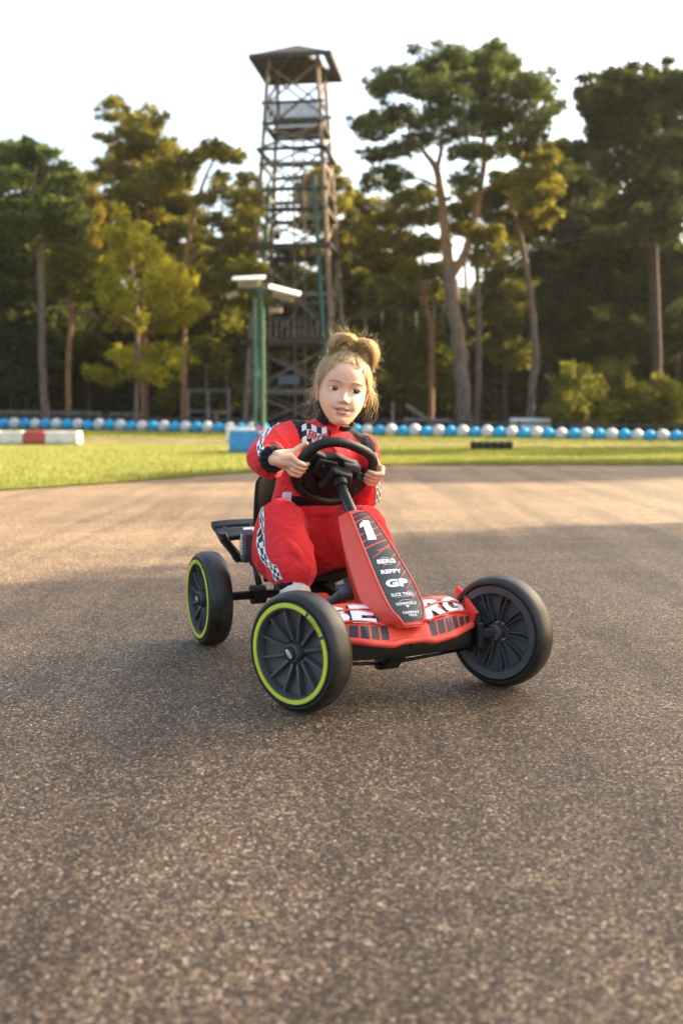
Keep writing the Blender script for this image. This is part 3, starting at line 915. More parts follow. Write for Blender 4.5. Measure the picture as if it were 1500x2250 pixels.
# ------------------------------------------------------------------ lookout tower
TWX, TWY = -2.0, 46.8
tg = float(ground_z(np.float64(TWX), np.float64(TWY)))
tw = thing('lookout_tower', 'tall weathered wooden lattice lookout tower with hipped roof among the trees', 'tower', (TWX, TWY, tg), R(-8))
tw.scale = (1, 1, .962)
def hw(z): return 2.1 - (2.1 - 1.22) * z / 15.0
def cor(sx, sy, z): return Vector((sx * hw(z), sy * hw(z), z))
def part(name, fn, m, **k):
    mb = MB(); fn(mb)
    return mb.obj(name, m, tw, smooth=False, **k)
for sx in (-1, 1):
    for sy in (-1, 1):
        part('leg', lambda b: b.tube([cor(sx, sy, -.2), cor(sx, sy, 6), cor(sx, sy, 12), cor(sx, sy, 17.2)], [.14, .125, .105, .09], 10), 'timber_warm' if sx > 0 else 'timber')  # right-hand legs in warmer timber: low sunlight put into the colour
for sy, sx, zt in ((-1, -1, 11.4), (-1, 1, 11.8)):
    part('steel_post', lambda b: b.tube([(sx * (hw(0) - .42) + (.1 if sx > 0 else 0), -hw(0) - .05, -.1), (sx * (hw(zt) - .42), -hw(zt) - .05, zt)], [.11, .10], 10), 'steel_green')
def platform(z, th, over, m='timber_dark'):
    w = hw(z) + over
    for sg in (-1, 1):
        part('platform_beam', lambda b: b.box((0, sg * (w - .1), z), (2 * w, .2, th)), m, bevel=.02)
        part('platform_beam', lambda b: b.box((sg * (w - .1), 0, z - .004), (.2, 2 * w - .42, th)), m, bevel=.02)
    nb_ = 9 if z in (4.2, 14.25) else 0
    for i in range(nb_):                                 # deck planks with gaps, laid on the back half
        part('plank', lambda b: b.box((0, w * (-.05 + 1.0 * i / nb_), z + th / 2 + .03), (2 * w - .5, w / nb_ * .8, .04)), 'timber')
for z, th, ov in ((4.2, .26, .35), (8.6, .24, .22), (10.3, .2, .1), (13.05, .14, .25), (14.25, .16, .1)):
    platform(z, th, ov)
for z in (1.94, 6.4, 11.25, 12.4):
    for sy in (-1, 1):
        part('rail', lambda b: b.beam(cor(-1.1, sy, z), cor(1.1, sy, z), .12, .16), 'timber')
    for sx in (-1, 1):
        part('rail', lambda b: b.beam(cor(sx, -1.1, z), cor(sx, 1.1, z), .12, .16), 'timber')
for z0, z1 in ((.2, 1.9), (1.95, 4.0), (4.4, 8.4), (8.8, 10.2), (10.5, 12.9), (13.2, 14.1), (15.1, 16.9)):
    for sy in (-1, 1):
        part('brace', lambda b: b.beam(cor(-1, sy, z0), cor(1, sy, z1), .085, .085), 'timber')
        part('brace', lambda b: b.beam(cor(1, sy * .98, z0), cor(-1, sy * .98, z1), .085, .085), 'timber')
    for sx in (-1, 1):
        part('brace', lambda b: b.beam(cor(sx, -1, z0), cor(sx, 1, z1), .1, .1), 'timber_warm' if sx > 0 else 'timber')  # right side warmer again, sunlight painted by material
# balustrades
for zf, n, hh in ((14.33, 16, .85), (4.33, 14, .95), (10.4, 10, .8)):
    for sy in (-1, 1):
        w = hw(zf)
        part('handrail', lambda b: b.beam((-w - .15, sy * w, zf + hh), (w + .15, sy * w, zf + hh), .1, .12), 'timber_dark')
        for i in range(n):
            x = -w + 2 * w * (i + .5) / n
            part('baluster', lambda b: b.box((x, sy * w, zf + hh / 2), (.07 if zf < 14 else .12, .04, hh - .1)), 'timber_dark' if zf > 14 else 'timber')
    for sx in (-1, 1):
        part('handrail', lambda b: b.beam((sx * w, -w, zf + hh), (sx * w, w, zf + hh), .1, .12), 'timber_dark')
# inner ladder
for sx in (-.25, .25):
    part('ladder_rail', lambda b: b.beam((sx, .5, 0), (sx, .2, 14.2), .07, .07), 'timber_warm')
for i in range(36):
    part('rung', lambda b: b.beam((-.25, .5 - .3 * i / 36, .3 + i * .385), (.25, .5 - .3 * i / 36, .3 + i * .385), .045, .045), 'timber')
# roof: four boarded slopes seen from below
zr, za, ov = 17.1, 18.1, 1.8
apex = Vector((0, 0, za))
rc = [Vector((-ov, -ov, zr)), Vector((ov, -ov, zr)), Vector((ov, ov, zr)), Vector((-ov, ov, zr))]
for i in range(4):
    a, b_ = rc[i], rc[(i + 1) % 4]
    nb = 7
    for j in range(nb):                                  # boards, eave to ridge; a few are missing on the right
        t0, t1 = j / nb, (j + 1) / nb - .012
        if i == 1 and j in (2, 4): continue
        q = [a.lerp(apex, t0), b_.lerp(apex, t0), b_.lerp(apex, t1), a.lerp(apex, t1)]
        up = Vector((0, 0, .05))
        mb = MB(); mb.add(q + [p + up for p in q], [(0, 1, 2, 3), (4, 7, 6, 5), (0, 4, 5, 1), (1, 5, 6, 2), (2, 6, 7, 3), (3, 7, 4, 0)])
        mb.obj('roof_board', 'timber_dark', tw, smooth=False)
    part('rafter', lambda b: b.beam(a + Vector((0, 0, -.06)), apex + Vector((0, 0, -.06)), .12, .1), 'timber')
    part('fascia', lambda b: b.beam(a + Vector((0, 0, -.02)), b_ + Vector((0, 0, -.02)), .06, .2), 'timber_dark')
sg = part('notice_board', lambda b: b.box((-.05, -hw(2.4) - .14, 2.45), (.95, .05, .42)), 'sign_blue', bevel=.02)

# ------------------------------------------------------------------ floodlight mast
LX, LY = (580 - 750) * 33 / FPX, 33.0
lz = float(ground_z(np.float64(LX), np.float64(LY)))
lp = thing('floodlight_mast', 'green mast with white floodlight hoods in front of the tower', 'lamp post', (LX, LY, lz))
MB().box((-.06, 0, 2.5), (.11, .11, 5.1)).obj('post', 'steel_green', lp, smooth=False, bevel=.02)
MB().box((.022, -.02, 2.1), (.045, .08, 4.3)).obj('post', 'green_sunlit', lp, smooth=False, bevel=.02)  # added pale strip: the post's sunlit side put into colour
MB().box((-.32, .5, 2.3), (.10, .10, 4.6)).obj('post', 'steel_green', lp, smooth=False, bevel=.02)
MB().box((-.02, 0, .07), (.6, .5, .14)).obj('base_plate', 'dark_metal', lp, smooth=False, bevel=.02)
MB().beam((-.9, 0, 4.75), (.95, 0, 4.75), .09, .09).obj('crossarm', 'dark_metal', lp, smooth=False)
def flood(c, rot, sz):
    h = MB().box(Vector(c) - rot @ Vector((0, 0, .16)), (sz[0] * .62, sz[1] * .7, .26), rot, taper=1.15).obj('floodlight', 'lamp_housing', lp, smooth=False, bevel=.03)
    MB().box(c, (sz[0], sz[1], .05), rot).obj('hood', 'panel_white', h, smooth=False, bevel=.015)
    MB().box(Vector(c) - rot @ Vector((0, sz[1] * .36, .17)), (sz[0] * .5, .02, .16), rot).obj('lens', 'steel_grey', h, smooth=False)
flood((-.45, -.1, 5.18), Matrix.Rotation(R(16), 3, 'X') @ Matrix.Rotation(R(-2), 3, 'Y'), (1.05, .62))
flood((.72, -.15, 4.78), Matrix.Rotation(R(16), 3, 'X') @ Matrix.Rotation(R(14), 3, 'Y'), (1.05, .7))
MB().box((-.98, -.1, 4.62), (.4, .3, .16), Matrix.Rotation(R(-20), 3, 'Y')).obj('lamp_box', 'lamp_housing', lp, smooth=False, bevel=.02)
MB().box((.42, -.1, 4.14), (.42, .25, .17)).obj('lamp_box', 'lamp_housing', lp, smooth=False, bevel=.02)

# ------------------------------------------------------------------ row of blue and white barrier balls
A, B = np.array([-14.6, 40.9]), np.array([13.6, 36.0])
Lr = np.linalg.norm(B - A); Sp = .452; nb = int(Lr / Sp)
def ball_mesh(r, mname):
    mb = MB()
    prof = []
    for i in range(17):                                  # two moulded halves with a proud seam and flattened poles
        a = math.pi * i / 16
        rr = r * math.sin(a) ** .92
        hh = r * .98 * math.cos(a) * (1 - .06 * math.cos(a) ** 8)
        if i == 8: rr *= 1.025
        prof.append((max(rr, .001), hh))
    mb.lathe(prof, 24, axis='y')
    mb.lathe([(r * .16, -r * .93), (r * .15, -r * 1.0), (r * .001, -r * 1.0)], 12, axis='y')   # filler cap facing the track
    return mb.mesh('barrier_ball', mname)
bmw, bmb = ball_mesh(.243, 'ball_white'), ball_mesh(.230, 'ball_blue')
ords = ['first', 'second', 'third', 'fourth', 'fifth', 'sixth', 'seventh', 'eighth', 'ninth', 'tenth', 'eleventh', 'twelfth', 'thirteenth', 'fourteenth', 'fifteenth', 'sixteenth', 'seventeenth', 'eighteenth']
cnt = {}
for i in range(nb + 1):
    p = A + (B - A) * (i * Sp / Lr)
    px = 750 + FPX * p[0] / p[1]
    blue = i % 2 == 0
    if px < -20 or px > 1525: continue
    side = 'left' if px < 575 else ('hidden' if px < 770 else 'right')
    c = 'blue' if blue else 'white'
    k = (side, c); cnt[k] = cnt.get(k, 0) + 1
    r_ = .230 if blue else .243
    if side == 'hidden':                                 # the girl and the mast stand in front of these
        if px > 600: continue
    o = bpy.data.objects.new('barrier_ball', bmb if blue else bmw)
    COL.objects.link(o)
    sq = random.uniform(.93, 1.05)
    o.scale = (random.uniform(.96, 1.03), 1, sq)
    o.location = (p[0], p[1] + random.uniform(-.03, .03), float(ground_z(p[0], p[1])) + .010 + r_ * sq)
    o.rotation_euler = (random.uniform(-.25, .25), random.uniform(-.6, .6), random.uniform(-.35, .35))
    where = {'left': 'from the left edge of the row', 'hidden': 'behind the floodlight mast', 'right': 'to the right of the girl'}[side]
    tag(o, '%s %s round barrier ball counting %s' % (ords[min(cnt[k] - 1, 17)], c, where), 'ball', 'row of blue and white balls along the far grass')

# ------------------------------------------------------------------ kart-track blocks on the grass
def block(name, label, c, segs, h, w, rot, cat='barrier'):
    """row of moulded plastic blocks: list of (length, material)"""
    g0 = float(ground_z(np.float64(c[0]), np.float64(c[1]))) + .014
    t = thing(name, label, cat, (c[0], c[1], g0), rot)
    x = 0
    for ln_, m in segs:
        poly = [(-w / 2, 0), (w / 2, 0), (w / 2, h * .35), (w / 2 * .82, h), (-w / 2 * .82, h), (-w / 2, h * .35)]
        mb = MB().prism(poly, lambda u, v, tt: (tt, u, v), x + .008, x + ln_ - .008)
        mb.obj('block', m, t, smooth=False, bevel=.035, bseg=3)
        x += ln_
    return t
block('track_barrier', 'white plastic track barrier with one red section on the grass at left', (-8.2, 22.3), [(.65, 'barrier_white'), (.52, 'barrier_white'), (.48, 'barrier_red'), (.76, 'barrier_white')], .29, .4, R(-2))
block('track_barrier', 'short white track barrier with red end behind the girl', (-2.82, 24.4), [(.72, 'barrier_white'), (.25, 'barrier_red')], .38, .4, R(2))
block('track_barrier', 'blue plastic track block with white top left of the girl', (-1.95, 18.0), [(.6, 'barrier_blue'), (.4, 'barrier_white')], .38, .42, R(-22))
# tyre log
gz = float(ground_z(np.float64(2.98), np.float64(20))) + .012
tl = thing('tyre_roll', 'dark roll of tyres lying on the grass in front of the balls', 'tyres', (2.58, 20.0, gz))
for i in range(6):
    mb = MB(); mb.lathe([(.045, -.055), (.066, -.066), (.082, -.045), (.085, 0), (.082, .045), (.066, .066), (.045, .055), (.05, 0)], 20, axis='x', c=(.07 + i * .142, 0, .085), closed_prof=True)
    mb.obj('tyre', 'rubber_dark', tl)

# ------------------------------------------------------------------ fences, rails and odds and ends at the wood's edge
def fence(name, label, pts, h, post_w, rails, m, cat='fence', step=2.2):
    a, b = np.array(pts[0], float), np.array(pts[1], float)
    g0 = float(ground_z(np.float64(a[0]), np.float64(a[1]))) - .012
    t = thing(name, label, cat, (a[0], a[1], g0))
    L_ = np.linalg.norm(b - a); n = max(1, int(round(L_ / step)))
    def loc(s, z):
        q = a + (b - a) * s
        return (q[0] - a[0], q[1] - a[1], float(ground_z(q[0], q[1])) - .012 - g0 + z)
    for i in range(n + 1):
        MB().beam(loc(i / n, -.1), loc(i / n, h), post_w).obj('post', m, t, smooth=False)
    for zz, rw in rails:
        MB().beam(loc(0, zz), loc(1, zz), rw * .6, rw).obj('rail', m, t, smooth=False)
    return t
fence('guard_rail', 'long dark low rail running behind the balls on the left', ((-15.5, 43.2), (-4.1, 42.2)), .62, .09, [(.55, .12)], 'dark_metal')
fence('guard_rail', 'long dark low rail running behind the balls on the right', ((1.0, 41.5), (15.5, 39.5)), .72, .09, [(.62, .10)], 'dark_metal')
fence('rail_fence', 'grey rail fence at the far left beneath the trees', ((-15.5, 44.5), (-10.7, 44.4)), .78, .10, [(.74, .14)], 'timber')
fence('rail_fence', 'short grey rail left of the net cage', ((-10.3, 44.6), (-8.9, 44.6)), .78, .08, [(.74, .13)], 'timber')
cg = thing('net_cage', 'tall dark frame of a netted enclosure left of the tower', 'fence', (-6.95, 45.5, float(ground_z(np.float64(-6), np.float64(45.5)))))
for x, h in ((0, 1.9), (.9, 1.85), (1.85, 1.9)):
    MB().box((x, 0, h / 2 - .1), (.09, .09, h + .2)).obj('post', 'steel_grey', cg, smooth=False)
for x, h in ((-.15, 3.0), (.75, 3.1), (1.68, 3.15)):
    MB().box((x, .6, h / 2), (.06, .06, h)).obj('pole', 'timber', cg, smooth=False)
for z in (.9, 1.85):
    MB().beam((-.1, 0, z), (1.95, 0, z), .05, .06).obj('rail', 'steel_grey', cg, smooth=False)
for i in range(14):
    MB().beam((.07 + i * .13, 0, .05), (.07 + i * .13, 0, 1.83), .006, .006).obj('wire', 'dark_metal', cg, smooth=False)
def at_g(px, d): return np.array([(px - 750) * d / FPX, d])
q = at_g(862, 41)
t = thing('marker_post', 'single grey upright post right of the girl behind the balls', 'post', (q[0], q[1], float(ground_z(q[0], q[1]))))
MB().box((0, 0, .65), (.11, .09, 1.4)).obj('post', 'timber', t, smooth=False, bevel=.01)
MB().box((0, 0, 1.36), (.14, .12, .04)).obj('cap', 'timber', t, smooth=False)
q = at_g(890, 42)
t = thing('barrier_gate', 'grey horizontal barrier with a slanting pole across it, right of the girl', 'gate', (q[0], q[1], float(ground_z(q[0], q[1]))))
for x in (.05, 1.85): MB().box((x, 0, .3), (.1, .1, .8)).obj('post', 'timber', t, smooth=False)
MB().beam((-.05, 0, .68), (1.95, 0, .64), .06, .14).obj('bar', 'steel_grey', t, smooth=False)
MB().beam((0, -.12, 1.32), (1.45, -.12, .30), .1, .14).obj('slanting_pole', 'timber', t, smooth=False)
q = at_g(1120, 42)
t = thing('white_trough', 'pale box standing behind the balls next to the leaning pine', 'box', (q[0], q[1], float(ground_z(q[0], q[1]))))
MB().box((.8, 0, .55), (1.65, .5, .55)).obj('panel', 'panel_white', t, smooth=False, bevel=.03)
for x in (.15, 1.45): MB().box((x, 0, .14), (.1, .3, .4)).obj('leg', 'steel_grey', t, smooth=False)
# cables
def cable(label, pts, r_, m='dark_metal'):
    b0 = np.array(pts[0])
    mb = MB(); mb.tube(curve_pts(np.array(pts) - b0, 24), r_, 5)
    o = mb.obj('cable', m); o.location = b0
    return tag(o, label, 'cable')
cable('thin overhead cable slanting across the sky at upper left', [at_depth(-40, 66, 40), at_depth(90, 132, 43), at_depth(235, 215, 46.5)], .011, 'steel_grey')
cable('thin cable strung from the forked pine towards the dark tree at right', [at_depth(1000, 560, 43.4), at_depth(1120, 552, 43), at_depth(1290, 520, 42.5)], .03)
rp0 = thing('rope_course', 'hanging ropes of a climbing course right of the girl under the trees', 'ropes', at_depth(870, 690, 47))
cb = at_depth(870, 690, 47)
MB().tube([at_depth(800, 676, 47) - cb, at_depth(880, 682, 47) - cb, at_depth(1000, 668, 47) - cb], .025, 5).obj('cable', 'dark_metal', rp0)
for x, y0, y1 in ((800, 677, 725), (838, 681, 715), (878, 683, 740), (913, 682, 745), (953, 676, 742), (974, 673, 720)):
    MB().tube([at_depth(x, y0, 47) - cb, at_depth(x + 1, y1, 47) - cb], .03, 5).obj('rope', 'timber', rp0)

# thin summer-evening air
hz = MB().box((0, 40, 12.0), (240, 140, 26.6)).obj('haze', [], None, smooth=False)
hm = bpy.data.materials.new('haze'); hm.use_nodes = True
hn = hm.node_tree; hn.nodes.clear()
ho = hn.nodes.new('ShaderNodeOutputMaterial'); hv = hn.nodes.new('ShaderNodeVolumePrincipled')
hv.inputs['Color'].default_value = (.95, .93, .90, 1); hv.inputs['Density'].default_value = .0002; hv.inputs['Anisotropy'].default_value = .35
hn.links.new(hv.outputs[0], ho.inputs['Volume'])
hz.data.materials.clear(); hz.data.materials.append(hm)
tag(hz, 'thin pale haze in the air over the track and wood', 'haze', kind='stuff')

# ================================================================== pedal kart
mat('kart_red', (.82, .080, .045), .38, var=.05, vscale=8, bump=.05, bscale=600, spec=.4)
mat('kart_red_dark', (.62, .035, .022), .45, var=.08, vscale=8)
mat('decal_dark', (.022, .030, .034), .42, var=.12, vscale=20)
mat('decal_white', (.82, .82, .80), .4, var=.04, vscale=20)
mat('black_plastic', (.011, .010, .0095), .5, var=.25, vscale=14, bump=.12, bscale=700, spec=.4)
mat('seat_plastic', (.010, .0095, .009), .75, var=.2, vscale=14, bump=.15, bscale=700, spec=.2)
mat('black_metal', (.010, .009, .009), .30, var=.3, vscale=12)
mat('grey_plastic', (.070, .069, .072), .45, var=.12, vscale=20, bump=.06, bscale=500)
mat('ring_yellow', (.60, .63, .035), .45, var=.05, vscale=20)
mat('ring_text', (.28, .30, .03), .5, var=.05, vscale=20)
mat('steel_bright', (.55, .55, .56), .3, metal=1.0, var=.1, vscale=20)
def tyre_mat():
    m = mat('tyre_rubber', (.009, .008, .0075), .45, var=.25, vscale=14, bump=.15, bscale=300)
    n = m.node_tree; L = n.links; b = n.nodes['Principled BSDF']
    src = b.inputs['Base Color'].links[0].from_socket
    # dry brown track dust on the running surface: bands around the wheel (object Y is the axle)
    tc = n.nodes.new('ShaderNodeTexCoord')
    sp = n.nodes.new('ShaderNodeSeparateXYZ'); L.new(tc.outputs['Object'], sp.inputs[0])
    no = n.nodes.new('ShaderNodeTexNoise'); no.inputs['Scale'].default_value = 35; no.inputs['Detail'].default_value = 6; no.inputs['Roughness'].default_value = .7
    mp = n.nodes.new('ShaderNodeMapping'); mp.inputs['Scale'].default_value = (.5, 2.2, .5)
    L.new(tc.outputs['Object'], mp.inputs[0]); L.new(mp.outputs[0], no.inputs['Vector'])
    ab = n.nodes.new('ShaderNodeMath'); ab.operation = 'ABSOLUTE'; L.new(sp.outputs[1], ab.inputs[0])
    mr = n.nodes.new('ShaderNodeMapRange'); mr.inputs['From Min'].default_value = .036; mr.inputs['From Max'].default_value = .008; mr.inputs['To Max'].default_value = .6
    L.new(ab.outputs[0], mr.inputs[0])
    r = n.nodes.new('ShaderNodeValToRGB'); r.color_ramp.elements[0].position = .38; r.color_ramp.elements[1].position = .72
    L.new(no.outputs['Fac'], r.inputs[0])
    mu = n.nodes.new('ShaderNodeMath'); mu.operation = 'MULTIPLY'; L.new(mr.outputs[0], mu.inputs[0]); L.new(r.outputs[0], mu.inputs[1])
    mx = n.nodes.new('ShaderNodeMix'); mx.data_type = 'RGBA'
    L.new(mu.outputs[0], mx.inputs[0]); L.new(src, mx.inputs[6]); mx.inputs[7].default_value = (.085, .062, .042, 1)
    L.new(mx.outputs[2], b.inputs['Base Color'])
tyre_mat()

FC = np.array([0.136, 2.109, 0.0])
KF = np.array([.409, -.9125]); KF /= np.linalg.norm(KF)
KROT = math.atan2(KF[1], KF[0])
kart = thing('pedal_kart', 'red and black pedal go-kart with yellow-ringed wheels, number 1 on its nose', 'pedal kart', FC, KROT)
FX, RX, TR, TRR = 0.0, -.664, .242, .237
WR, WW = .125, .0305                                      # wheel radius, half width

def V3(*a): return Vector(a)

# ---- wheel: local axle = Y, outer face towards -Y
def build_wheel():
    parts = {}
    w = WW
    prof = [(.1055, -w + .004), (.109, -w), (.114, -w), (.1185, -w + .004), (.1222, -w + .010), (.1244, -w + .018), (WR, 0), (.1244, w - .018), (.1222, w - .010), (.1185, w - .004), (.114, w), (.109, w), (.1055, w - .004), (.1035, 0)]
    parts['tyre'] = (MB().lathe(prof, 72, closed_prof=True), 'tyre_rubber')
    # rim: outer lip, barrel, recessed disc and inner lip
    rim = [(.1056, -w + .003), (.106, -w - .0015), (.0915, -w - .0015), (.0895, -w + .004), (.088, -.012), (.030, -.004), (.022, -.004), (.022, .004), (.030, .006), (.078, .010), (.083, .016), (.086, w - .012), (.089, w - .002), (.1035, w + .0015), (.1056, w - .003)]
    parts['rim'] = (MB().lathe(rim, 72, closed_prof=True), 'grey_plastic')
    return parts, w
wparts, _w = build_wheel()
WM = {k: v[0].mesh(k, v[1]) for k, v in wparts.items()}
for me in WM.values(): smooth_by_angle(me, 38)
# yellow ring: one long arc and a short arc that carries the lettering
ring = [(.0948, -_w - .0030), (.1034, -_w - .0030), (.1034, -_w - .0012), (.0948, -_w - .0012)]
WM['ring_long'] = MB().lathe(ring, 90, a0=R(86), a1=R(86 + 323), closed_prof=True).mesh('colour_ring', 'ring_yellow', smooth=False)
WM['ring_short'] = MB().lathe(ring, 14, a0=R(53), a1=R(82), closed_prof=True).mesh('colour_ring', 'ring_yellow', smooth=False)
def spoke_mesh(a, inner):
    mb = MB()
    n = 7
    V, F = [], []
    for i in range(n):
        t = i / (n - 1)
        r = (.026 + (.0895 - .026) * t)
        bow = .0004 * math.sin(math.pi * t) if not inner else -.0014 * math.sin(math.pi * t)
        ang = a + bow / max(r, .03) * 2
        hw_ = (.0030 + .0016 * (1 - t)) if not inner else .0013
        if not inner:
            y0, y1 = -.003 - .009 * t, -.016 - .005 * math.sin(math.pi * t * .6) - .004 * t
        else:
            y0, y1 = .005 + .006 * t, .021 + .006 * t
        er = Vector((math.cos(ang), 0, math.sin(ang))); et = Vector((-math.sin(ang), 0, math.cos(ang)))
        for s, y in ((-1, y0), (1, y0), (.75, y1), (-.75, y1)):
            V.append(er * r + et * hw_ * s + Vector((0, y, 0)))
    for i in range(n - 1):
        for j in range(4):
            j2 = (j + 1) % 4
            F.append((i * 4 + j, i * 4 + j2, (i + 1) * 4 + j2, (i + 1) * 4 + j))
    F += [(3, 2, 1, 0), tuple((n - 1) * 4 + j for j in range(4))]
    mb.add(V, F)
    return mb.mesh('spoke', 'grey_plastic')
NS = 12
SPO = [spoke_mesh(2 * math.pi * i / NS + R(8), False) for i in range(NS)]
SPI = [spoke_mesh(2 * math.pi * (i // 2) / 10 + (R(4.5) if i % 2 else R(-4.5)), True) for i in range(20)]
for me in SPO + SPI: smooth_by_angle(me, 40)
WM['hub'] = MB().lathe([(.001, -.029), (.017, -.029), (.0185, -.0275), (.0195, -.024), (.0195, .0), (.019, .028), (.0165, .031), (.001, .031)], 32).mesh('hub', 'grey_plastic')
smooth_by_angle(WM['hub'], 35)
WM['hub_cap'] = MB().lathe([(.001, -.0335), (.013, -.0335), (.0150, -.032), (.0158, -.0292), (.001, -.0288)], 32).mesh('hub_cap', 'black_plastic')
smooth_by_angle(WM['hub_cap'], 35)
tV, tF, _a = text_mesh('BERG', .03, .15)
def txt_mesh(fn, m):
    mb = MB(); mb.add([fn(u, v) for u, v in tV], tF); return mb.mesh('lettering', m, smooth=False, fix=False)
def cap_fn(u, v):
    x, z = (u - .5) * .021, (v - .5) * .0068
    c, s = math.cos(R(-23)), math.sin(R(-23))
    return (x * c - z * s, -.0342, x * s + z * c)
WM['cap_text'] = txt_mesh(cap_fn, 'decal_white')
arc = MB()
for k in (1, -1):
    pts = []
    for i in range(9):
        t = i / 8; x = (t - .5) * .016; z = k * (.0055 - .003 * (2 * t - 1) ** 2) * .95
        c, s = math.cos(R(-23)), math.sin(R(-23))
        pts.append((x * c - z * s, -.0340, x * s + z * c))
    arc.tube(pts, .0004, 4)
WM['cap_logo'] = arc.mesh('logo_arc', 'decal_white')
def ring_fn(u, v):
    a = R(79.5 - 24 * u); r = .0957 + .0062 * v
    return (r * math.cos(a), -_w - .0035, r * math.sin(a))
WM['ring_lettering'] = txt_mesh(ring_fn, 'ring_text')

def add_wheel(x, y, steer, spin, flip):
    w = bpy.data.objects.new('wheel', None); w.empty_display_size = .05
    COL.objects.link(w); w.parent = kart
    w.location = (x, y, WR)
    # outer face is local -Y; flip for the wheels on the kart's left
    w.rotation_euler = (0, 0, steer + (math.pi if flip else 0))
    sp = Matrix.Rotation(spin, 4, 'Y')
    def put(name, me):
        o = bpy.data.objects.new(name, me); COL.objects.link(o); o.parent = w
        o.rotation_euler = sp.to_euler()
        return o
    put('tyre', WM['tyre']); put('rim', WM['rim']); put('colour_ring', WM['ring_long']); put('colour_ring', WM['ring_short'])
    for me in SPO: put('spoke', me)
    for me in SPI: put('rib', me)
    put('hub', WM['hub']); put('hub_cap', WM['hub_cap']); put('hub_lettering', WM['cap_text']); put('logo_arc', WM['cap_logo']); put('ring_lettering', WM['ring_lettering'])
    return w
STEER = R(25)
add_wheel(FX, -TR, STEER, R(24), False)
add_wheel(FX, TR, STEER, R(0), True)
add_wheel(RX, -TRR, 0, R(-10), False)
add_wheel(RX, TRR, 0, R(40), True)

def kp(name, mb, m, parent=None, **k):
    return mb.obj(name, m, parent or kart, **k)

# ---- axles, beam, steering links
kp('rear_axle', MB().tube([(RX, -TRR + .02, WR), (RX, TRR - .02, WR)], .0125, 16), 'black_metal', sharp=40)
def beam_poly(u, v, t): return (u, t, v)
fb = MB()
secs = [(-.178, .112, .045, .034), (-.12, .112, .055, .038), (0, .110, .060, .040), (.12, .112, .055, .038), (.178, .112, .045, .036)]
Vv, Ff = [], []
for y, z, hx, hz in secs:
    for sx, sz in ((-1, -1), (1, -1), (1, 1), (-1, 1)): Vv.append((-.036 + sx * hx * .6, y, z + sz * hz * .6))
for i in range(len(secs) - 1):
    for j in range(4): Ff.append((i * 4 + j, i * 4 + (j + 1) % 4, (i + 1) * 4 + (j + 1) % 4, (i + 1) * 4 + j))
Ff += [(3, 2, 1, 0), tuple(len(Vv) - 4 + j for j in range(4))]
kp('front_beam', fb.add(Vv, Ff), 'black_plastic', sharp=35, bevel=.006)
for s in (-1, 1):
    y0 = s * .185
    mb = MB().box((0, y0, .120), (.026, .018, .062))
    mb.beam((0, y0, .125), (s * .01, s * .222, .125), .02, .024)
    kp('steering_knuckle', mb, 'black_metal', smooth=False, bevel=.004)
    kp('kingpin', MB().tube([(0, y0, .072), (0, y0, .168)], .007, 12), 'black_metal', sharp=40)
    kp('track_rod', MB().tube([(-.055, s * .012, .064), (-.058, s * .1, .070), (-.062, s * .19, .076)], .0042, 8), 'black_metal')
    kp('steering_arm', MB().beam((-.004, y0, .085), (-.064, s * .192, .080), .016, .010), 'black_metal', smooth=False, bevel=.003)
    kp('rod_end', MB().tube([(-.062, s * .19, .062), (-.062, s * .19, .090)], .008, 10), 'black_metal', sharp=40)
mb = MB().beam((-.02, 0, .10), (-.062, -.008, .058), .05, .022)
mb.box((-.066, -.01, .060), (.026, .055, .022))
kp('pitman_arm', mb, 'black_plastic', smooth=False, bevel=.006)
# main frame tube and pedal unit
kp('frame_tube', MB().tube(curve_pts([(0, 0, .12), (-.12, 0, .125), (-.30, 0, .135), (-.50, 0, .165), (RX, 0, .15)], 24), .021, 14), 'black_metal')
mb = MB().prism([(-.30, .10), (-.10, .10), (-.03, .12), (-.03, .165), (-.12, .195), (-.22, .19), (-.30, .165)], lambda u, v, t: (u, t, v), -.045, .045)
kp('pedal_housing', mb, 'kart_red', smooth=False, bevel=.012, bseg=3)
mb = MB().prism([(-.42, .115), (-.22, .115), (-.2, .16), (-.3, .185), (-.42, .165)], lambda u, v, t: (u, t, v), -.075, -.050)
kp('side_panel', mb, 'kart_red', smooth=False, bevel=.008)
mb = MB().prism([(-.42, .115), (-.22, .115), (-.2, .16), (-.3, .185), (-.42, .165)], lambda u, v, t: (u, t, v), .050, .075)
kp('side_panel', mb, 'kart_red', smooth=False, bevel=.008)
mb = MB().box((-.33, -.12, .112), (.26, .10, .012)); mb.box((-.33, .12, .112), (.26, .10, .012))
# crank arm and pedal (right side, visible), left one hidden behind the nose
def crank(y, a):
    c = V3(-.185, 0, .205)
    e = c + V3(math.cos(a) * .085, 0, math.sin(a) * .085)
    mb = MB().capsule(c + V3(0, y * .45, 0), c + V3(0, y * .62, 0), .020, .018, 14)
    mb.tube([c + V3(0, y * .62, 0), c + V3((e.x - c.x) * .5, y * .72, (e.z - c.z) * .5), e + V3(0, y * .82, 0)], [.0145, .0115, .0105], 12)
    kp('crank_arm', mb, 'grey_plastic', sharp=50)
    mb = MB().box(e + V3(0, y * 1.25, 0), (.06, .07, .018), Matrix.Rotation(R(12), 3, 'Y'))
    for k in range(4): mb.box(e + V3(-.022 + k * .015, y * 1.25, .011), (.006, .066, .005), Matrix.Rotation(R(12), 3, 'Y'))
    kp('pedal', mb, 'black_plastic', smooth=False, bevel=.004)
crank(-.09, R(-150)); crank(.075, R(-40))
kp('crank_axle', MB().tube([(-.185, -.06, .205), (-.185, .06, .205)], .010, 12), 'black_metal')

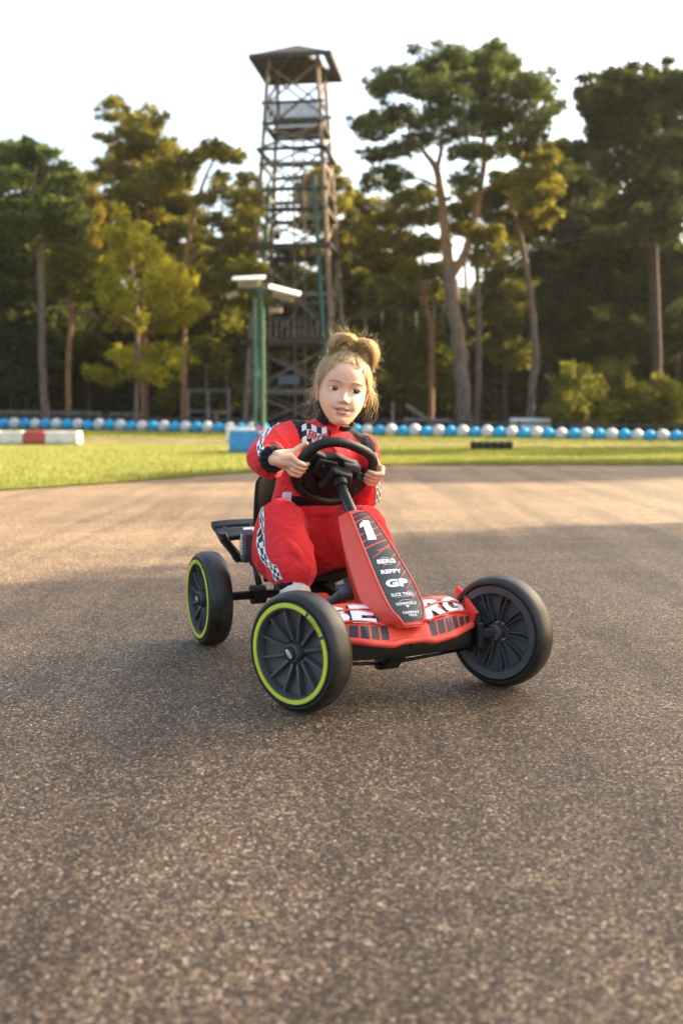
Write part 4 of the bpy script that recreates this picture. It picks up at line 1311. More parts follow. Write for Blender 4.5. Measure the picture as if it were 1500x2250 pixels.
# ---- front wing (floor plate) with fins
def wing_lead(y):
    a = abs(y)
    return V3(interp([0, .02, .045, .10, .185], [.034, .034, .040, .034, -.018], a), y, interp([0, .03, .05, .10, .185], [.136, .136, .132, .139, .147], a))
def wing_back(y):
    a = abs(y)
    return V3(interp([0, .05, .10, .185], [-.075, -.072, -.068, -.095], a), y, interp([0, .05, .10, .15, .185], [.196, .198, .203, .198, .186], a))
def wing_pt(y, t, off=0.0):
    a, b = wing_lead(y), wing_back(y)
    p = a.lerp(b, t)
    bulge = .010 * math.sin(math.pi * t) * (1 - .4 * (abs(y) / .185))
    nrm = Vector((.62, 0, .78))
    return p + nrm * (bulge + off)
mb = MB()
ny, ntt = 56, 14
Vv = []
for j in range(ntt + 1):
    for i in range(ny + 1):
        Vv.append(wing_pt(-.185 + .37 * i / ny, j / ntt))
top_n = len(Vv)
for j in range(ntt + 1):
    for i in range(ny + 1):
        Vv.append(wing_pt(-.185 + .37 * i / ny, j / ntt) + V3(-.004, 0, -.012))
Ff = []
W1 = ny + 1
for j in range(ntt):
    for i in range(ny):
        p = j * W1 + i
        Ff.append((p, p + 1, p + W1 + 1, p + W1)); Ff.append((top_n + p, top_n + p + W1, top_n + p + W1 + 1, top_n + p + 1))
bd = [i for i in range(ny + 1)] + [j * W1 + ny for j in range(1, ntt + 1)] + [ntt * W1 + i for i in range(ny - 1, -1, -1)] + [j * W1 for j in range(ntt - 1, 0, -1)]
for k in range(len(bd)):
    a, b = bd[k], bd[(k + 1) % len(bd)]
    Ff.append((a, b, top_n + b, top_n + a))
wing = kp('front_wing', mb.add(Vv, Ff), 'kart_red', sharp=40)
# rolled front lip
kp('wing_lip', MB().tube([wing_lead(-.185 + .37 * i / 40) + V3(.002, 0, -.004) for i in range(41)], .0075, 8), 'kart_red', wing)
for s in (-1, 1):
    # upright fin at each end
    pl = [(-.020, .142), (-.004, .170), (-.078, .212), (-.098, .216), (-.100, .185), (-.088, .165)]
    kp('wing_fin', MB().prism(pl, lambda u, v, t: (u, t, v), s * .182, s * .190), 'kart_red', wing, smooth=False, bevel=.003)
    # two moulded ridges that arch across the decal
    for t_a, t_b, t_c in ((.34, .44, .30), (.62, .74, .60)):
        pts = []
        for i in range(25):
            q = i / 24
            y = s * (.052 + .128 * q)
            t = t_a * (1 - q) ** 2 + 2 * t_b * 1.18 * q * (1 - q) + t_c * q * q
            pts.append(wing_pt(y, t, .0030))
        kp('ridge', MB().tube(pts, [.0028] * 25, 6), 'kart_red', wing)
    # dark decal blocks near the lip, slanted
    for k in range(6):
        ya, yb = .050 + k * .0215, .050 + k * .0215 + .0165
        if yb > .176: break
        mb = MB()
        sl = .010 * s
        def fn(u, v, ya=ya, yb=yb):
            y = s * (ya + (yb - ya) * u) + sl * (v - .5) * (1 if s > 0 else -1) * .8
            return wing_pt(y, .05 + (.285 - .02 * k * (k > 3)) * v, .0008)
        mb.grid(fn, 4, 4)
        kp('decal_block', mb, 'decal_dark', wing, smooth=False, fix=False)
    for k in range(5):
        mb = MB()
        def fn(u, v, k=k):
            y = s * (.055 + k * .025 + .013 * u) + .010 * (v - .5)
            return wing_pt(y, .40 + .50 * v, .0006)
        mb.grid(fn, 3, 8)
        kp('decal_block', mb, 'decal_dark', wing, smooth=False, fix=False)
    word = 'BE' if s < 0 else 'RG'
    y0, y1 = (-.182, -.058) if s < 0 else (.052, .176)
    kp_o = decal_text(word, lambda u, v: wing_pt(y0 + (y1 - y0) * u, .38 + .52 * v, .0034), 'decal_white', wing, bold=.045, shear=.12)

# ---- nose panel (fairing)
PT = [0, .12, .3, .5, .7, .86, .96, 1.0]
PXc = [-.246, -.214, -.158, -.092, -.030, .014, .036, .040]
PZc = [.386, .374, .334, .285, .236, .198, .176, .162]
PWS = [.021, .027, .0335, .0395, .0430, .039, .026, .019]        # half width of the flat top face
PWO = [.045, .052, .060, .067, .070, .061, .041, .029]        # half width of the outer edge
PDR = [.014, .024, .034, .042, .046, .042, .026, .016]        # drop of the outer edge
def pan(t, u, off=0.0):
    """u in -1..1 across the top face, 1..2 down the side bevel"""
    x, z = float(hermite(PT, PXc, t)), float(hermite(PT, PZc, t))
    ws, wo, dr = (float(hermite(PT, q, t)) for q in (PWS, PWO, PDR))
    e = 1e-3
    tx, tz = float(hermite(PT, PXc, min(1, t + e)) - hermite(PT, PXc, max(0, t - e))), float(hermite(PT, PZc, min(1, t + e)) - hermite(PT, PZc, max(0, t - e)))
    l = math.hypot(tx, tz) or 1
    nx, nz = -tz / l, tx / l
    if nz < 0: nx, nz = -nx, -nz
    a = abs(u); s = 1 if u >= 0 else -1
    if a <= 1:
        y, d = ws * a, -.0035 * a * a
    else:
        k = a - 1
        y, d = ws + (wo - ws) * k, -.0035 - dr * (k ** 1.25)
    return V3(x + nx * (d + off), s * y, z + nz * (d + off))
mb = MB()
nu, nv_ = 32, 44
def shell(u, v):
    uu = -2 + 4 * u
    return pan(v, uu)
mb.grid(shell, nu, nv_)
o = bpy.data.objects.new('nose_panel', mb.mesh('nose_panel', 'kart_red')); COL.objects.link(o)
md = o.modifiers.new('s', 'SOLIDIFY'); md.thickness = .005; md.offset = -1
bake(o); smooth_by_angle(o.data, 50); o.parent = kart
nose = o
# raised rim round the decal
rim_pts = [pan(t, .98, .001) for t in np.linspace(.015, .985, 40)] + [pan(.985, u, .001) for u in np.linspace(.8, -.8, 7)] + [pan(t, -.98, .001) for t in np.linspace(.985, .015, 40)]
kp('panel_rim', MB().tube(rim_pts, .0022, 6), 'kart_red', nose)
# side skirts below the panel down to the frame
for s in (-1, 1):
    mb = MB()
    def sk(u, v, s=s):
        t = .10 + .86 * u
        p = pan(t, s * 2)
        q = V3(p.x - .02, s * max(.012, abs(p.y) - .022), max(.15, p.z - .085 * math.sin(math.pi * min(1, .25 + .75 * u))))
        return p.lerp(q, v) + V3(0, 0, -.002)
    mb.grid(sk, 20, 4)
    o = bpy.data.objects.new('panel_skirt', mb.mesh('panel_skirt', 'kart_red_dark')); COL.objects.link(o)
    md = o.modifiers.new('s', 'SOLIDIFY'); md.thickness = .004; bake(o); o.parent = nose
# decal: dark field, split into slanted bars towards the top
def in_face(u, v, off=.0008): return pan(v, u * .94, off)
mb = MB(); mb.grid(lambda u, v: in_face(-1 + 2 * u, .42 + .55 * v), 12, 24)
kp('decal_field', mb, 'decal_dark', nose, smooth=False, fix=False)
for k in range(8):
    t0 = .035 + k * .0535
    mb = MB()
    def fn(u, v, t0=t0):
        uu = -1 + 2 * u
        return in_face(uu, min(.99, max(.015, t0 + .042 * v - .040 * (uu + .0) * .8 + .01)), .0009)
    mb.grid(fn, 10, 3)
    kp('decal_bar', mb, 'decal_dark', nose, smooth=False, fix=False)
# thin red slashes across the dark field
for k, (u0, v0, u1, v1) in enumerate([(-.75, .47, .95, .37), (-.35, .545, .98, .44), (0.0, .60, 1.0, .50), (.15, .655, 1.0, .57), (.35, .73, 1.0, .645), (.45, .80, 1.0, .735), (.5, .885, 1.0, .81)]):
    mb = MB()
    mb.grid(lambda u, v: in_face(u0 + (u1 - u0) * u, v0 + (v1 - v0) * u + (.0075 if u > .55 else .0045) * (v - .5), .0013), 10, 1)
    kp('decal_slash', mb, 'kart_red', nose, smooth=False, fix=False)
def word(txt, t0, t1, u0, u1, bold=.03, shear=.0, off=.0019):
    return decal_text(txt, lambda u, v: in_face(u0 + (u1 - u0) * u, t1 + (t0 - t1) * v, off), 'decal_white', nose, bold=bold, shear=shear)
# big numeral
num = [(.10, 0), (.62, 0), (.62, 1), (.22, 1), (-.12, .80), (-.12, .62), (.10, .70)]
mb = MB()
tri = [(0, 1, 2, 3, 6), (3, 4, 5, 6)]
mb.add([in_face(-.60 + 1.30 * u - .18 * (1 - v) + .10, .335 - .165 * v, .0022) for u, v in num], tri)
kp('numeral', mb, 'decal_white', nose, smooth=False, fix=False)
word('BERG', .487, .520, -.62, .62, .05, .1)
for k in (1, -1):
    kp('logo_arc', MB().tube([in_face(x, .503 - k * (.028 - .022 * (x / .48) ** 2), .0017) for x in np.linspace(-.46, .46, 13)], .0006, 4), 'decal_white', nose)
word('REPPY', .567, .597, -.66, .66, .05, .1)
word('GP', .640, .700, -.66, .70, .06, .1)
word('SLICK TIRES', .744, .769, -.66, .60, .03, .05)
kp('logo_arc', MB().tube([in_face(.50 + .20 * math.cos(a), .756 + .021 * math.sin(a), .0017) for a in np.linspace(-2.6, 2.6, 16)], .0007, 4), 'decal_white', nose)
kp('logo_line', MB().tube([in_face(x, .776, .0017) for x in np.linspace(-.5, .3, 8)], .0004, 4), 'decal_white', nose)
word('DOWNFORCE', .816, .838, -.62, .62, .03)
kp('logo_arc', MB().tube([in_face(x, .812 - .012 * (1 - (x / .45) ** 2), .0017) for x in np.linspace(-.42, .42, 12)], .0005, 4), 'decal_white', nose)
mb = MB(); mb.add([in_face(-.14, .842, .0018), in_face(.14, .842, .0018), in_face(0, .860, .0018)], [(0, 1, 2)]); kp('logo_mark', mb, 'decal_white', nose, smooth=False, fix=False)
word('CARBON', .890, .912, -.56, .60, .03)
word('TECH', .918, .936, -.26, .40, .03)

# ---- steering column and wheel
SC = V3(-.372, 0, .465)
SN = V3(.8, 0, -.6); S1 = V3(0, 1, 0); S2 = V3(.6, 0, .8)
kp('steering_column', MB().tube([V3(-.12, 0, .235), SC + SN * .03], .0140, 18), 'black_metal', sharp=40)
kp('column_collar', MB().tube([SC + SN * .028, SC + SN * .050], [.021, .017], 18), 'black_plastic', sharp=40)
SROT = R(-25)
def sw(a, b, c=0.0):
    """steering-wheel plane: a to the kart's left, b up, c towards the nose"""
    ca, sa = math.cos(SROT), math.sin(SROT)
    return SC + S1 * (a * ca - b * sa) + S2 * (a * sa + b * ca) + SN * c
SWA, SWB = .100, .090
def ring_pt(q, c=0.0, k=1.0):
    cs, sn = math.cos(q), math.sin(q)
    e = 2 / 2.5
    return sw(SWA * k * math.copysign(abs(cs) ** e, cs), SWB * k * math.copysign(abs(sn) ** e, sn) * (1.0 if sn > 0 else .93), c - .012 * abs(cs) ** 2)
stw = kp('steering_wheel', MB().tube([ring_pt(2 * math.pi * i / 72) for i in range(72)], .0125, 14, closed=True, side=SN), 'black_plastic')
# grip seams
for q in (R(62), R(118), R(-20), R(200)):
    c0 = ring_pt(q); t0 = (ring_pt(q + .02) - ring_pt(q - .02)).normalized()
    uu = SN; ww = t0.cross(uu)
    kp('grip_seam', MB().tube([c0 + (uu * math.cos(a) + ww * math.sin(a)) * .0127 for a in np.linspace(0, 2 * math.pi, 17)[:-1]], .0007, 4, closed=True), 'grey_plastic', stw)
spk = [(-.092, .034), (-.060, .036), (-.034, .052), (.030, .050), (.052, .030), (.093, .022), (.092, -.026), (.054, -.040), (.040, -.064), (-.020, -.078), (-.052, -.066), (-.088, -.030)]
kp('steering_body', MB().prism(spk, lambda u, v, t: sw(u, v, t - .010 * (abs(u) / .09) ** 2), -.012, .010), 'black_plastic', stw, smooth=False, bevel=.006, bseg=3)
spk2 = [(-.046, .030), (.026, .036), (.046, .008), (.040, -.036), (.006, -.058), (-.034, -.046)]
kp('steering_boss', MB().prism(spk2, lambda u, v, t: sw(u * (1 - 9 * max(0, t - .012)), v * (1 - 9 * max(0, t - .012)), t), .008, .034), 'black_plastic', stw, smooth=False, bevel=.007, bseg=3)
kp('paddle', MB().prism([(-.082, .030), (-.030, .040), (-.010, .004), (-.040, -.020), (-.074, -.012)], lambda u, v, t: sw(u, v, t), .011, .019), 'black_plastic', stw, smooth=False, bevel=.004)
kp('paddle', MB().prism([(.050, .028), (.084, .018), (.080, -.024), (.046, -.030), (.030, -.006)], lambda u, v, t: sw(u, v, t), .011, .018), 'black_plastic', stw, smooth=False, bevel=.004)
for a, b in ((-.062, .018), (.068, -.008), (.016, -.030), (-.02, .026)):
    kp('screw', MB().tube([sw(a, b, .016), sw(a, b, .0215)], .0032, 10), 'grey_plastic', stw, sharp=40)
kp('switch_block', MB().prism([(-.012, .045), (.040, .052), (.050, .034), (.0, .030)], lambda u, v, t: sw(u, v, t), -.016, .016), 'grey_plastic', stw, smooth=False, bevel=.004)

# ---- seat
def seat_back(u, v):
    y = -.128 + .256 * u; a = abs(2 * u - 1)
    z = .175 + .30 * v
    w_ = 1 - .18 * max(0, v - .55) / .45
    x = -.628 - .055 * v + .075 * a ** 2.6 * (1 - .55 * v)
    return V3(x, y * w_ * (1.02 - .12 * (1 - v) ** 2), z - .045 * a ** 3 * (v > .0) * v ** 2)
o = bpy.data.objects.new('seat_back', MB().grid(seat_back, 24, 20).mesh('seat_back', 'seat_plastic')); COL.objects.link(o)
md = o.modifiers.new('s', 'SOLIDIFY'); md.thickness = .014; md.offset = 0
md = o.modifiers.new('b', 'BEVEL'); md.width = .005; md.segments = 2; md.limit_method = 'ANGLE'
bake(o); smooth_by_angle(o.data, 45); o.parent = kart
def seat_pan(u, v):
    y = -.13 + .26 * u; a = abs(2 * u - 1)
    return V3(-.635 + .20 * v, y * (1 - .12 * v), .178 + .042 * a ** 2.5 + .018 * max(0, v - .6) / .4 - .012 * math.sin(math.pi * v))
o = bpy.data.objects.new('seat_base', MB().grid(seat_pan, 20, 14).mesh('seat_base', 'seat_plastic')); COL.objects.link(o)
md = o.modifiers.new('s', 'SOLIDIFY'); md.thickness = .014; md.offset = 0
bake(o); smooth_by_angle(o.data, 45); o.parent = kart
kp('seat_bracket', MB().box((-.55, 0, .163), (.16, .10, .03)), 'black_metal', smooth=False, bevel=.006)
sbm = kp('seat_badge', MB().prism([(-.60, .235), (-.575, .225), (-.56, .250), (-.562, .30), (-.585, .315), (-.602, .29)], lambda u, v, t: (u, t, v), -.172, -.140), 'grey_plastic', smooth=False, bevel=.005)
decal_text('BERG', lambda u, v: V3(-.586 + .012 * v, -.1733, .302 - .055 * u), 'decal_white', sbm, bold=.03)

# ---- rear spoiler on two bent legs
def spo(y, a, dz=0.0):
    """a: 0 = front edge, 1 = raised rear edge"""
    k = max(0, (abs(y) - .150) / .045)
    x = -.700 - .095 * a - .012 * k
    z = .284 + .036 * a ** 1.2 - .006 * k + dz
    return V3(x, y, z)
ys = [-.188, -.165, -.13, -.08, 0, .08, .13, .165, .188]
def strip(a0, a1, th):
    mb = MB(); Vv = []; n = 5
    for y in ys:
        for i in range(n): Vv.append(spo(y, a0 + (a1 - a0) * i / (n - 1)))
    m = len(Vv)
    for y in ys:
        for i in range(n): Vv.append(spo(y, a0 + (a1 - a0) * i / (n - 1), -th))
    Ff = []
    for j in range(len(ys) - 1):
        for i in range(n - 1):
            p = j * n + i
            Ff.append((p, p + 1, p + n + 1, p + n)); Ff.append((m + p, m + p + n, m + p + n + 1, m + p + 1))
        Ff.append((j * n, j * n + n, m + j * n + n, m + j * n)); Ff.append((j * n + n - 1, m + j * n + n - 1, m + j * n + 2 * n - 1, j * n + 2 * n - 1))
    e = (len(ys) - 1) * n
    for i in range(n - 1):
        Ff.append((i, m + i, m + i + 1, i + 1)); Ff.append((e + i, e + i + 1, m + e + i + 1, m + e + i))
    return mb.add(Vv, Ff)
spl = kp('spoiler', strip(0, .60, .013), 'black_plastic', sharp=35, bevel=.003)
kp('spoiler_flap', strip(.70, 1.0, .016), 'black_plastic', spl, sharp=35, bevel=.003)
for y in (-.16, -.085, 0, .085, .16):
    kp('spoiler_rib', MB().beam(spo(y, .58, -.007), spo(y, .72, -.007), .007, .010), 'black_plastic', spl, smooth=False)
mb = MB(); mb.grid(lambda u, v: spo(-.115 + .055 * u, .12 + .36 * v, .001), 4, 3)
kp('spoiler_label', mb, 'decal_white', spl, smooth=False, fix=False)
for s in (-1, 1):
    path = curve_pts([(-.735, s * .180, .292), (-.735, s * .168, .265), (-.728, s * .146, .236), (-.722, s * .132, .210)], 10)
    mb = MB().tube(path, [.040, .041, .039, .036, .033, .030, .028, .027, .026, .022], 12, side=(1, 0, 0), rad2=[.010, .011, .011, .011, .011, .011, .0115, .012, .012, .010])
    kp('spoiler_leg', mb, 'black_plastic', spl, sharp=50)
kp('spoiler_bar', MB().tube([(-.722, -.132, .213), (-.722, .132, .213)], .0065, 10), 'black_metal', spl)
kp('rear_strut', MB().tube([(-.722, 0, .213), (RX, 0, .15)], .012, 10), 'black_metal')
for s in (-1, 1):
    kp('rear_strut', MB().tube([(-.722, s * .09, .213), (RX - .005, s * .09, WR)], .009, 10), 'black_metal')
    kp('axle_bearing', MB().lathe([(.013, -.018), (.026, -.018), (.026, .018), (.013, .018)], 20, c=(RX, s * .10, WR), closed_prof=True), 'black_plastic', sharp=40)

# ================================================================== the girl
def skin_mat():
    m = mat('skin', (.80, .465, .31), .48, var=.05, vscale=60, bump=.05, bscale=900, sss=.18, spec=.4)
skin_mat()
mat('lip', (.66, .24, .19), .38, var=.06, vscale=200, sss=.1)
mat('mouth_dark', (.06, .015, .012), .6)
mat('tooth', (.80, .74, .66), .3)
mat('eye_white', (.80, .75, .71), .3, spec=.3)
mat('iris', (.15, .078, .032), .45, var=.4, vscale=900, spec=.2)
mat('pupil', (.004, .004, .004), .4, spec=.2)
mat('lash', (.05, .03, .02), .7)
mat('brow', (.42, .26, .14), .8)
mat('pink_gem', (.75, .35, .42), .25)
mat('shoe_cream', (.72, .64, .54), .6, var=.1, vscale=40)
mat('shoe_sole', (.75, .72, .68), .6, var=.1, vscale=40)
def fabric(name, col, rough=.85):
    m = mat(name, col, rough, var=.08, vscale=12, bump=.25, bscale=900, sheen=.12, spec=.2)
    n = m.node_tree; L = n.links; b = n.nodes['Principled BSDF']
    tc = n.nodes.new('ShaderNodeTexCoord')
    # soft creases
    w = n.nodes.new('ShaderNodeTexNoise'); w.inputs['Scale'].default_value = 16; w.inputs['Detail'].default_value = 2; w.inputs['Distortion'].default_value = 1.5
    mp = n.nodes.new('ShaderNodeMapping'); mp.inputs['Scale'].default_value = (1, 1, 1.9); mp.inputs['Rotation'].default_value = (.5, .4, 0)
    L.new(tc.outputs['Object'], mp.inputs[0]); L.new(mp.outputs[0], w.inputs['Vector'])
    old = b.inputs['Normal'].links[0].from_node
    bp = n.nodes.new('ShaderNodeBump'); bp.inputs['Strength'].default_value = .6; bp.inputs['Distance'].default_value = .012
    L.new(w.outputs['Fac'], bp.inputs['Height']); L.new(bp.outputs[0], old.inputs['Normal'])
fabric('suit_red', (.78, .030, .034))
fabric('suit_black', (.010, .009, .011))
fabric('suit_white', (.66, .64, .68))
mat('check_white', (.78, .77, .78), .6, var=.04, vscale=80)
mat('check_black', (.008, .008, .010), .6)
def hair_mat(name, c1, c2):
    m = mat(name, c1, .36, var=.25, vscale=90, col2=c2, spec=.7)
    n = m.node_tree; L = n.links; b = n.nodes['Principled BSDF']
    o = [x for x in n.nodes if x.type == 'OUTPUT_MATERIAL'][0]
    t = n.nodes.new('ShaderNodeBsdfTranslucent'); t.inputs[0].default_value = (*c2, 1)
    mx = n.nodes.new('ShaderNodeMixShader'); mx.inputs[0].default_value = .42
    L.new(b.outputs[0], mx.inputs[1]); L.new(t.outputs[0], mx.inputs[2]); L.new(mx.outputs[0], o.inputs[0])
hair_mat('hair_light', (.90, .70, .43), (.98, .86, .60))
hair_mat('hair_mid', (.80, .56, .30), (.92, .72, .45))
hair_mat('hair_dark', (.52, .31, .13), (.70, .46, .23))

SEAT = np.array([-.56, 0.0, .195])
c_, s_ = math.cos(KROT), math.sin(KROT)
ploc = FC + np.array([SEAT[0] * c_ - SEAT[1] * s_, SEAT[0] * s_ + SEAT[1] * c_, SEAT[2]])
girl = thing('person', 'person in red racing overalls with checkered stripes, seated in the kart and steering', 'person', ploc, KROT)
def pmesh(name, me, parent=None):
    me.transform(Matrix.Translation(-Vector(SEAT)))
    o = bpy.data.objects.new(name, me); COL.objects.link(o); o.parent = parent or girl
    return o
def pobj(name, mb, m, parent=None, **k):
    o = mb.obj(name, m, None, **k)
    o.data.transform(Matrix.Translation(-Vector(SEAT)))
    o.parent = parent or girl
    return o

# ---- joints (kart coordinates)
J = dict(hipR=V3(-.555, -.07, .255), kneeR=V3(-.435, -.118, .348), shinR=V3(-.395, -.118, .268), ankR=V3(-.362, -.118, .205),
         hipL=V3(-.555, .07, .255), kneeL=V3(-.38, .080, .325), shinL=V3(-.305, .082, .245), ankL=V3(-.24, .085, .175),
         pelvis=V3(-.56, 0, .27), waist=V3(-.545, .012, .37), chest=V3(-.52, .035, .485), neck=V3(-.502, .045, .575),
         shR=V3(-.515, -.052, .548), elR=V3(-.445, -.150, .510), shL=V3(-.485, .122, .512), elL=V3(-.475, .122, .412))

# ---- hands gripping the steering-wheel rim
def hand(mb, q, sgn, wr=(-.010, .060, -.010)):
    """sgn: direction along the rim (in q) in which the index finger lies"""
    c = ring_pt(q)
    a = (ring_pt(q + .05) - ring_pt(q - .05)).normalized() * sgn
    rad = (c - SC); rad = (rad - SN * rad.dot(SN)); rad = (rad - a * rad.dot(a)).normalized()
    n = SN
    def at(along, r, f): return c + a * along + rad * r + n * f
    wrist = at(*wr)
    mcps = []
    for i, (al, ln, rr) in enumerate([(.0180, 1.0, .0064), (.0062, 1.06, .0066), (-.0056, 1.0, .0063), (-.0168, .86, .0056)]):
        mcp = at(al, .030 - .002 * i, .004 if sgn < 0 else -.004)
        pip = at(al * 1.02, .0185, .0215 * (.94 + .06 * ln))
        dip = at(al * 1.00 - .001, -.0015 * ln, .0222)
        tip = at(al * .98 - .002, -.0155 * ln, .0125)
        for p0, p1, r0, r1 in ((mcp, pip, rr * 1.12, rr * 1.06), (pip, dip, rr * 1.06, rr * .95), (dip, tip, rr * .95, rr * .80)):
            mb.capsule(p0, p1, r0, r1, 12)
        mcps.append(mcp)
        base = wrist.lerp(mcp, .30)
        mb.capsule(base, mcp, .0120, rr * 1.30, 12)
    for i in range(3): mb.capsule(mcps[i], mcps[i + 1], .0075, .0073, 10)
    mb.capsule(wrist, (mcps[1] + mcps[2]) / 2 - n * .004, .0158, .0158, 14)
    cm = wrist + a * .014 - n * .004
    tm = at(.020, .020, -.016)
    t2 = at(.036, .006, -.021)
    tt = at(.050, -.002, -.018)
    mb.capsule(cm, tm, .0105, .0085, 12); mb.capsule(tm, t2, .0085, .0072, 12); mb.capsule(t2, tt, .0072, .0055, 12)
    nails = []
    return wrist
body = MB()
QR, QL = R(190), R(17)
wrR = hand(body, QR, -1)
wrL = hand(body, QL, +1, (-.020, .036, -.046))
# forearms, arms, torso, neck, legs under the clothes: one continuous figure
body.chain([wrR, J['elR'], J['shR']], [.0155, .022, .028])
body.chain([wrL, J['elL'], J['shL']], [.0155, .022, .028])
body.chain([J['shR'], J['neck'] - V3(0, 0, .03), J['shL']], [.03, .036, .03])
body.chain([J['pelvis'], J['waist'], J['chest'], J['neck']], [.072, .064, .066, .03])
# head frame in kart coordinates
HC = V3(-.470, .064, .671)
CAMK = V3(1.869, -.987, .6)
hf = (CAMK - HC).normalized()
hr = V3(0, 0, 1).cross(hf).normalized(); hu = hf.cross(hr).normalized()
M0 = Matrix((hr, hf, hu)).transposed()                   # local x = picture right, y = to camera, z = up
HROT = M0 @ Matrix.Rotation(R(8.6), 3, 'Y') @ Matrix.Rotation(R(-6), 3, 'Z') @ Matrix.Rotation(R(2), 3, 'X')
def HP(x, y, z): return HC + HROT @ V3(x, y, z)
body.chain([J['neck'] - V3(0, 0, .01), HP(0, -.018, -.06), HP(0, -.02, -.02)], [.031, .029, .035])
for s in 'RL':
    body.chain([J['hip' + s], J['knee' + s], J['ank' + s]], [.058, .040, .024])
body.capsule(J['ankR'], J['ankR'] + V3(.05, 0, -.04), .022, .014); body.capsule(J['ankL'], J['ankL'] + V3(.05, 0, -.04), .022, .014)
bme = remesh(body, .0019, 5, .5)

# ---- head: lofted rings with a sculpted face
ZK = [-.090, -.086, -.076, -.061, -.045, -.026, 0, .022, .046, .066, .081, .091, .097]
HW = [.006, .0175, .0295, .0410, .0505, .0570, .0600, .0605, .0600, .0555, .046, .031, .004]
HFr = [.050, .0575, .0625, .0645, .0645, .0635, .0625, .0655, .0645, .054, .039, .022, -.005]
HBk = [.030, .018, .000, -.025, -.048, -.066, -.080, -.086, -.086, -.080, -.066, -.045, -.020]
GA = [  # x, z, sx, sz, amount (towards the camera)
    (0, -.0245, .0062, .0056, .0110), (0, -.012, .0055, .011, .0046), (.0078, -.0285, .0036, .0034, .0046), (-.0078, -.0285, .0036, .0034, .0046),
    (.0052, -.0335, .0026, .0020, -.0045), (-.0052, -.0335, .0026, .0020, -.0045), (0, -.0370, .0030, .0050, -.0012),
    (.0265, .001, .0125, .0085, -.0062), (-.0265, .001, .0125, .0085, -.0062), (.0265, .0175, .015, .0045, .0018), (-.0265, .0175, .015, .0045, .0018),
    (.0125, -.001, .005, .010, -.0030), (-.0125, -.001, .005, .010, -.0030),
    (.032, -.032, .015, .015, .0062), (-.032, -.032, .015, .015, .0062), (0, -.0440, .013, .0042, .0035), (0, -.0570, .0120, .0045, .0038), (0, -.0495, .0165, .0022, -.0040),
    (0, -.0655, .011, .0030, -.0022), (0, -.0775, .0125, .0085, .0050), (.021, -.050, .004, .006, -.0015), (-.021, -.050, .004, .006, -.0015)]
def face_add(x, z):
    d = 0
    for gx, gz, sx, sz, A_ in GA: d += A_ * math.exp(-((x - gx) / sx) ** 2 * .5 - ((z - gz) / sz) ** 2 * .5)
    return d
def ring_at(z):
    return float(hermite(ZK, HW, z)), float(hermite(ZK, HFr, z)), float(hermite(ZK, HBk, z))
EXN = 2.08
def face_y(x, z):
    w, f, b = ring_at(z); yc, hd = (f + b) / 2 + (f - b) * .06, 0
    hd = f - yc
    k = max(0, 1 - min(1, abs(x) / w) ** EXN) ** (1 / EXN)
    return yc + hd * k + face_add(x, z)
NZ, NA = 110, 128
HV, HF_ = [], []
zs = ZK[0] + (ZK[-1] - ZK[0]) * (.5 - .5 * np.cos(np.linspace(.02, .985, NZ) * math.pi))
for z in zs:
    w, f, b = ring_at(z); yc = (f + b) / 2 + (f - b) * .06
    for j in range(NA):
        th = 2 * math.pi * j / NA
        sx, cy = math.sin(th), math.cos(th)
        x = w * math.copysign(abs(sx) ** (2 / EXN), sx)
        hd = (f - yc) if cy > 0 else (yc - b)
        y = yc + hd * math.copysign(abs(cy) ** (2 / EXN), cy)
        if cy > 0: y += face_add(x, z) * min(1, cy * 2.2)
        HV.append((x, y, z))
for i in range(NZ - 1):
    for j in range(NA):
        j2 = (j + 1) % NA
        HF_.append((i * NA + j, i * NA + j2, (i + 1) * NA + j2, (i + 1) * NA + j))
HF_.append(tuple(range(NA - 1, -1, -1))); HF_.append(tuple((NZ - 1) * NA + j for j in range(NA)))
headmb = MB(); headmb.add([HP(*p) for p in HV], HF_)
# ears
for s in (-1, 1):
    er = HROT @ Matrix.Rotation(R(18 * s), 3, 'Z')
    headmb.sphere(HP(s * .0605, -.004, -.012), (.0055, .0125, .0195), 14, 10, er)
    headmb.tube([HP(s * (.0635 + .002 * math.sin(a)), -.006 + .012 * math.cos(a), -.010 + .0185 * math.sin(a)) for a in np.linspace(-1.2, 4.2, 16)], .0028, 6)
    headmb.sphere(HP(s * .0600, .000, -.029), (.0045, .0055, .006), 10, 8, er)
hme = headmb.mesh('head', ['skin'])
bm = bmesh.new(); bm.from_mesh(bme); bm.from_mesh(hme)
bme2 = bpy.data.meshes.new('body'); bm.to_mesh(bme2); bm.free()
bme2.materials.clear(); bme2.materials.append(MATS['skin'])
bme2.polygons.foreach_set('use_smooth', [True] * len(bme2.polygons))
body_o = pmesh('body', bme2)
# nails
def on_face(x, z, off=.0): return HP(x, face_y(x, z) + off, z)

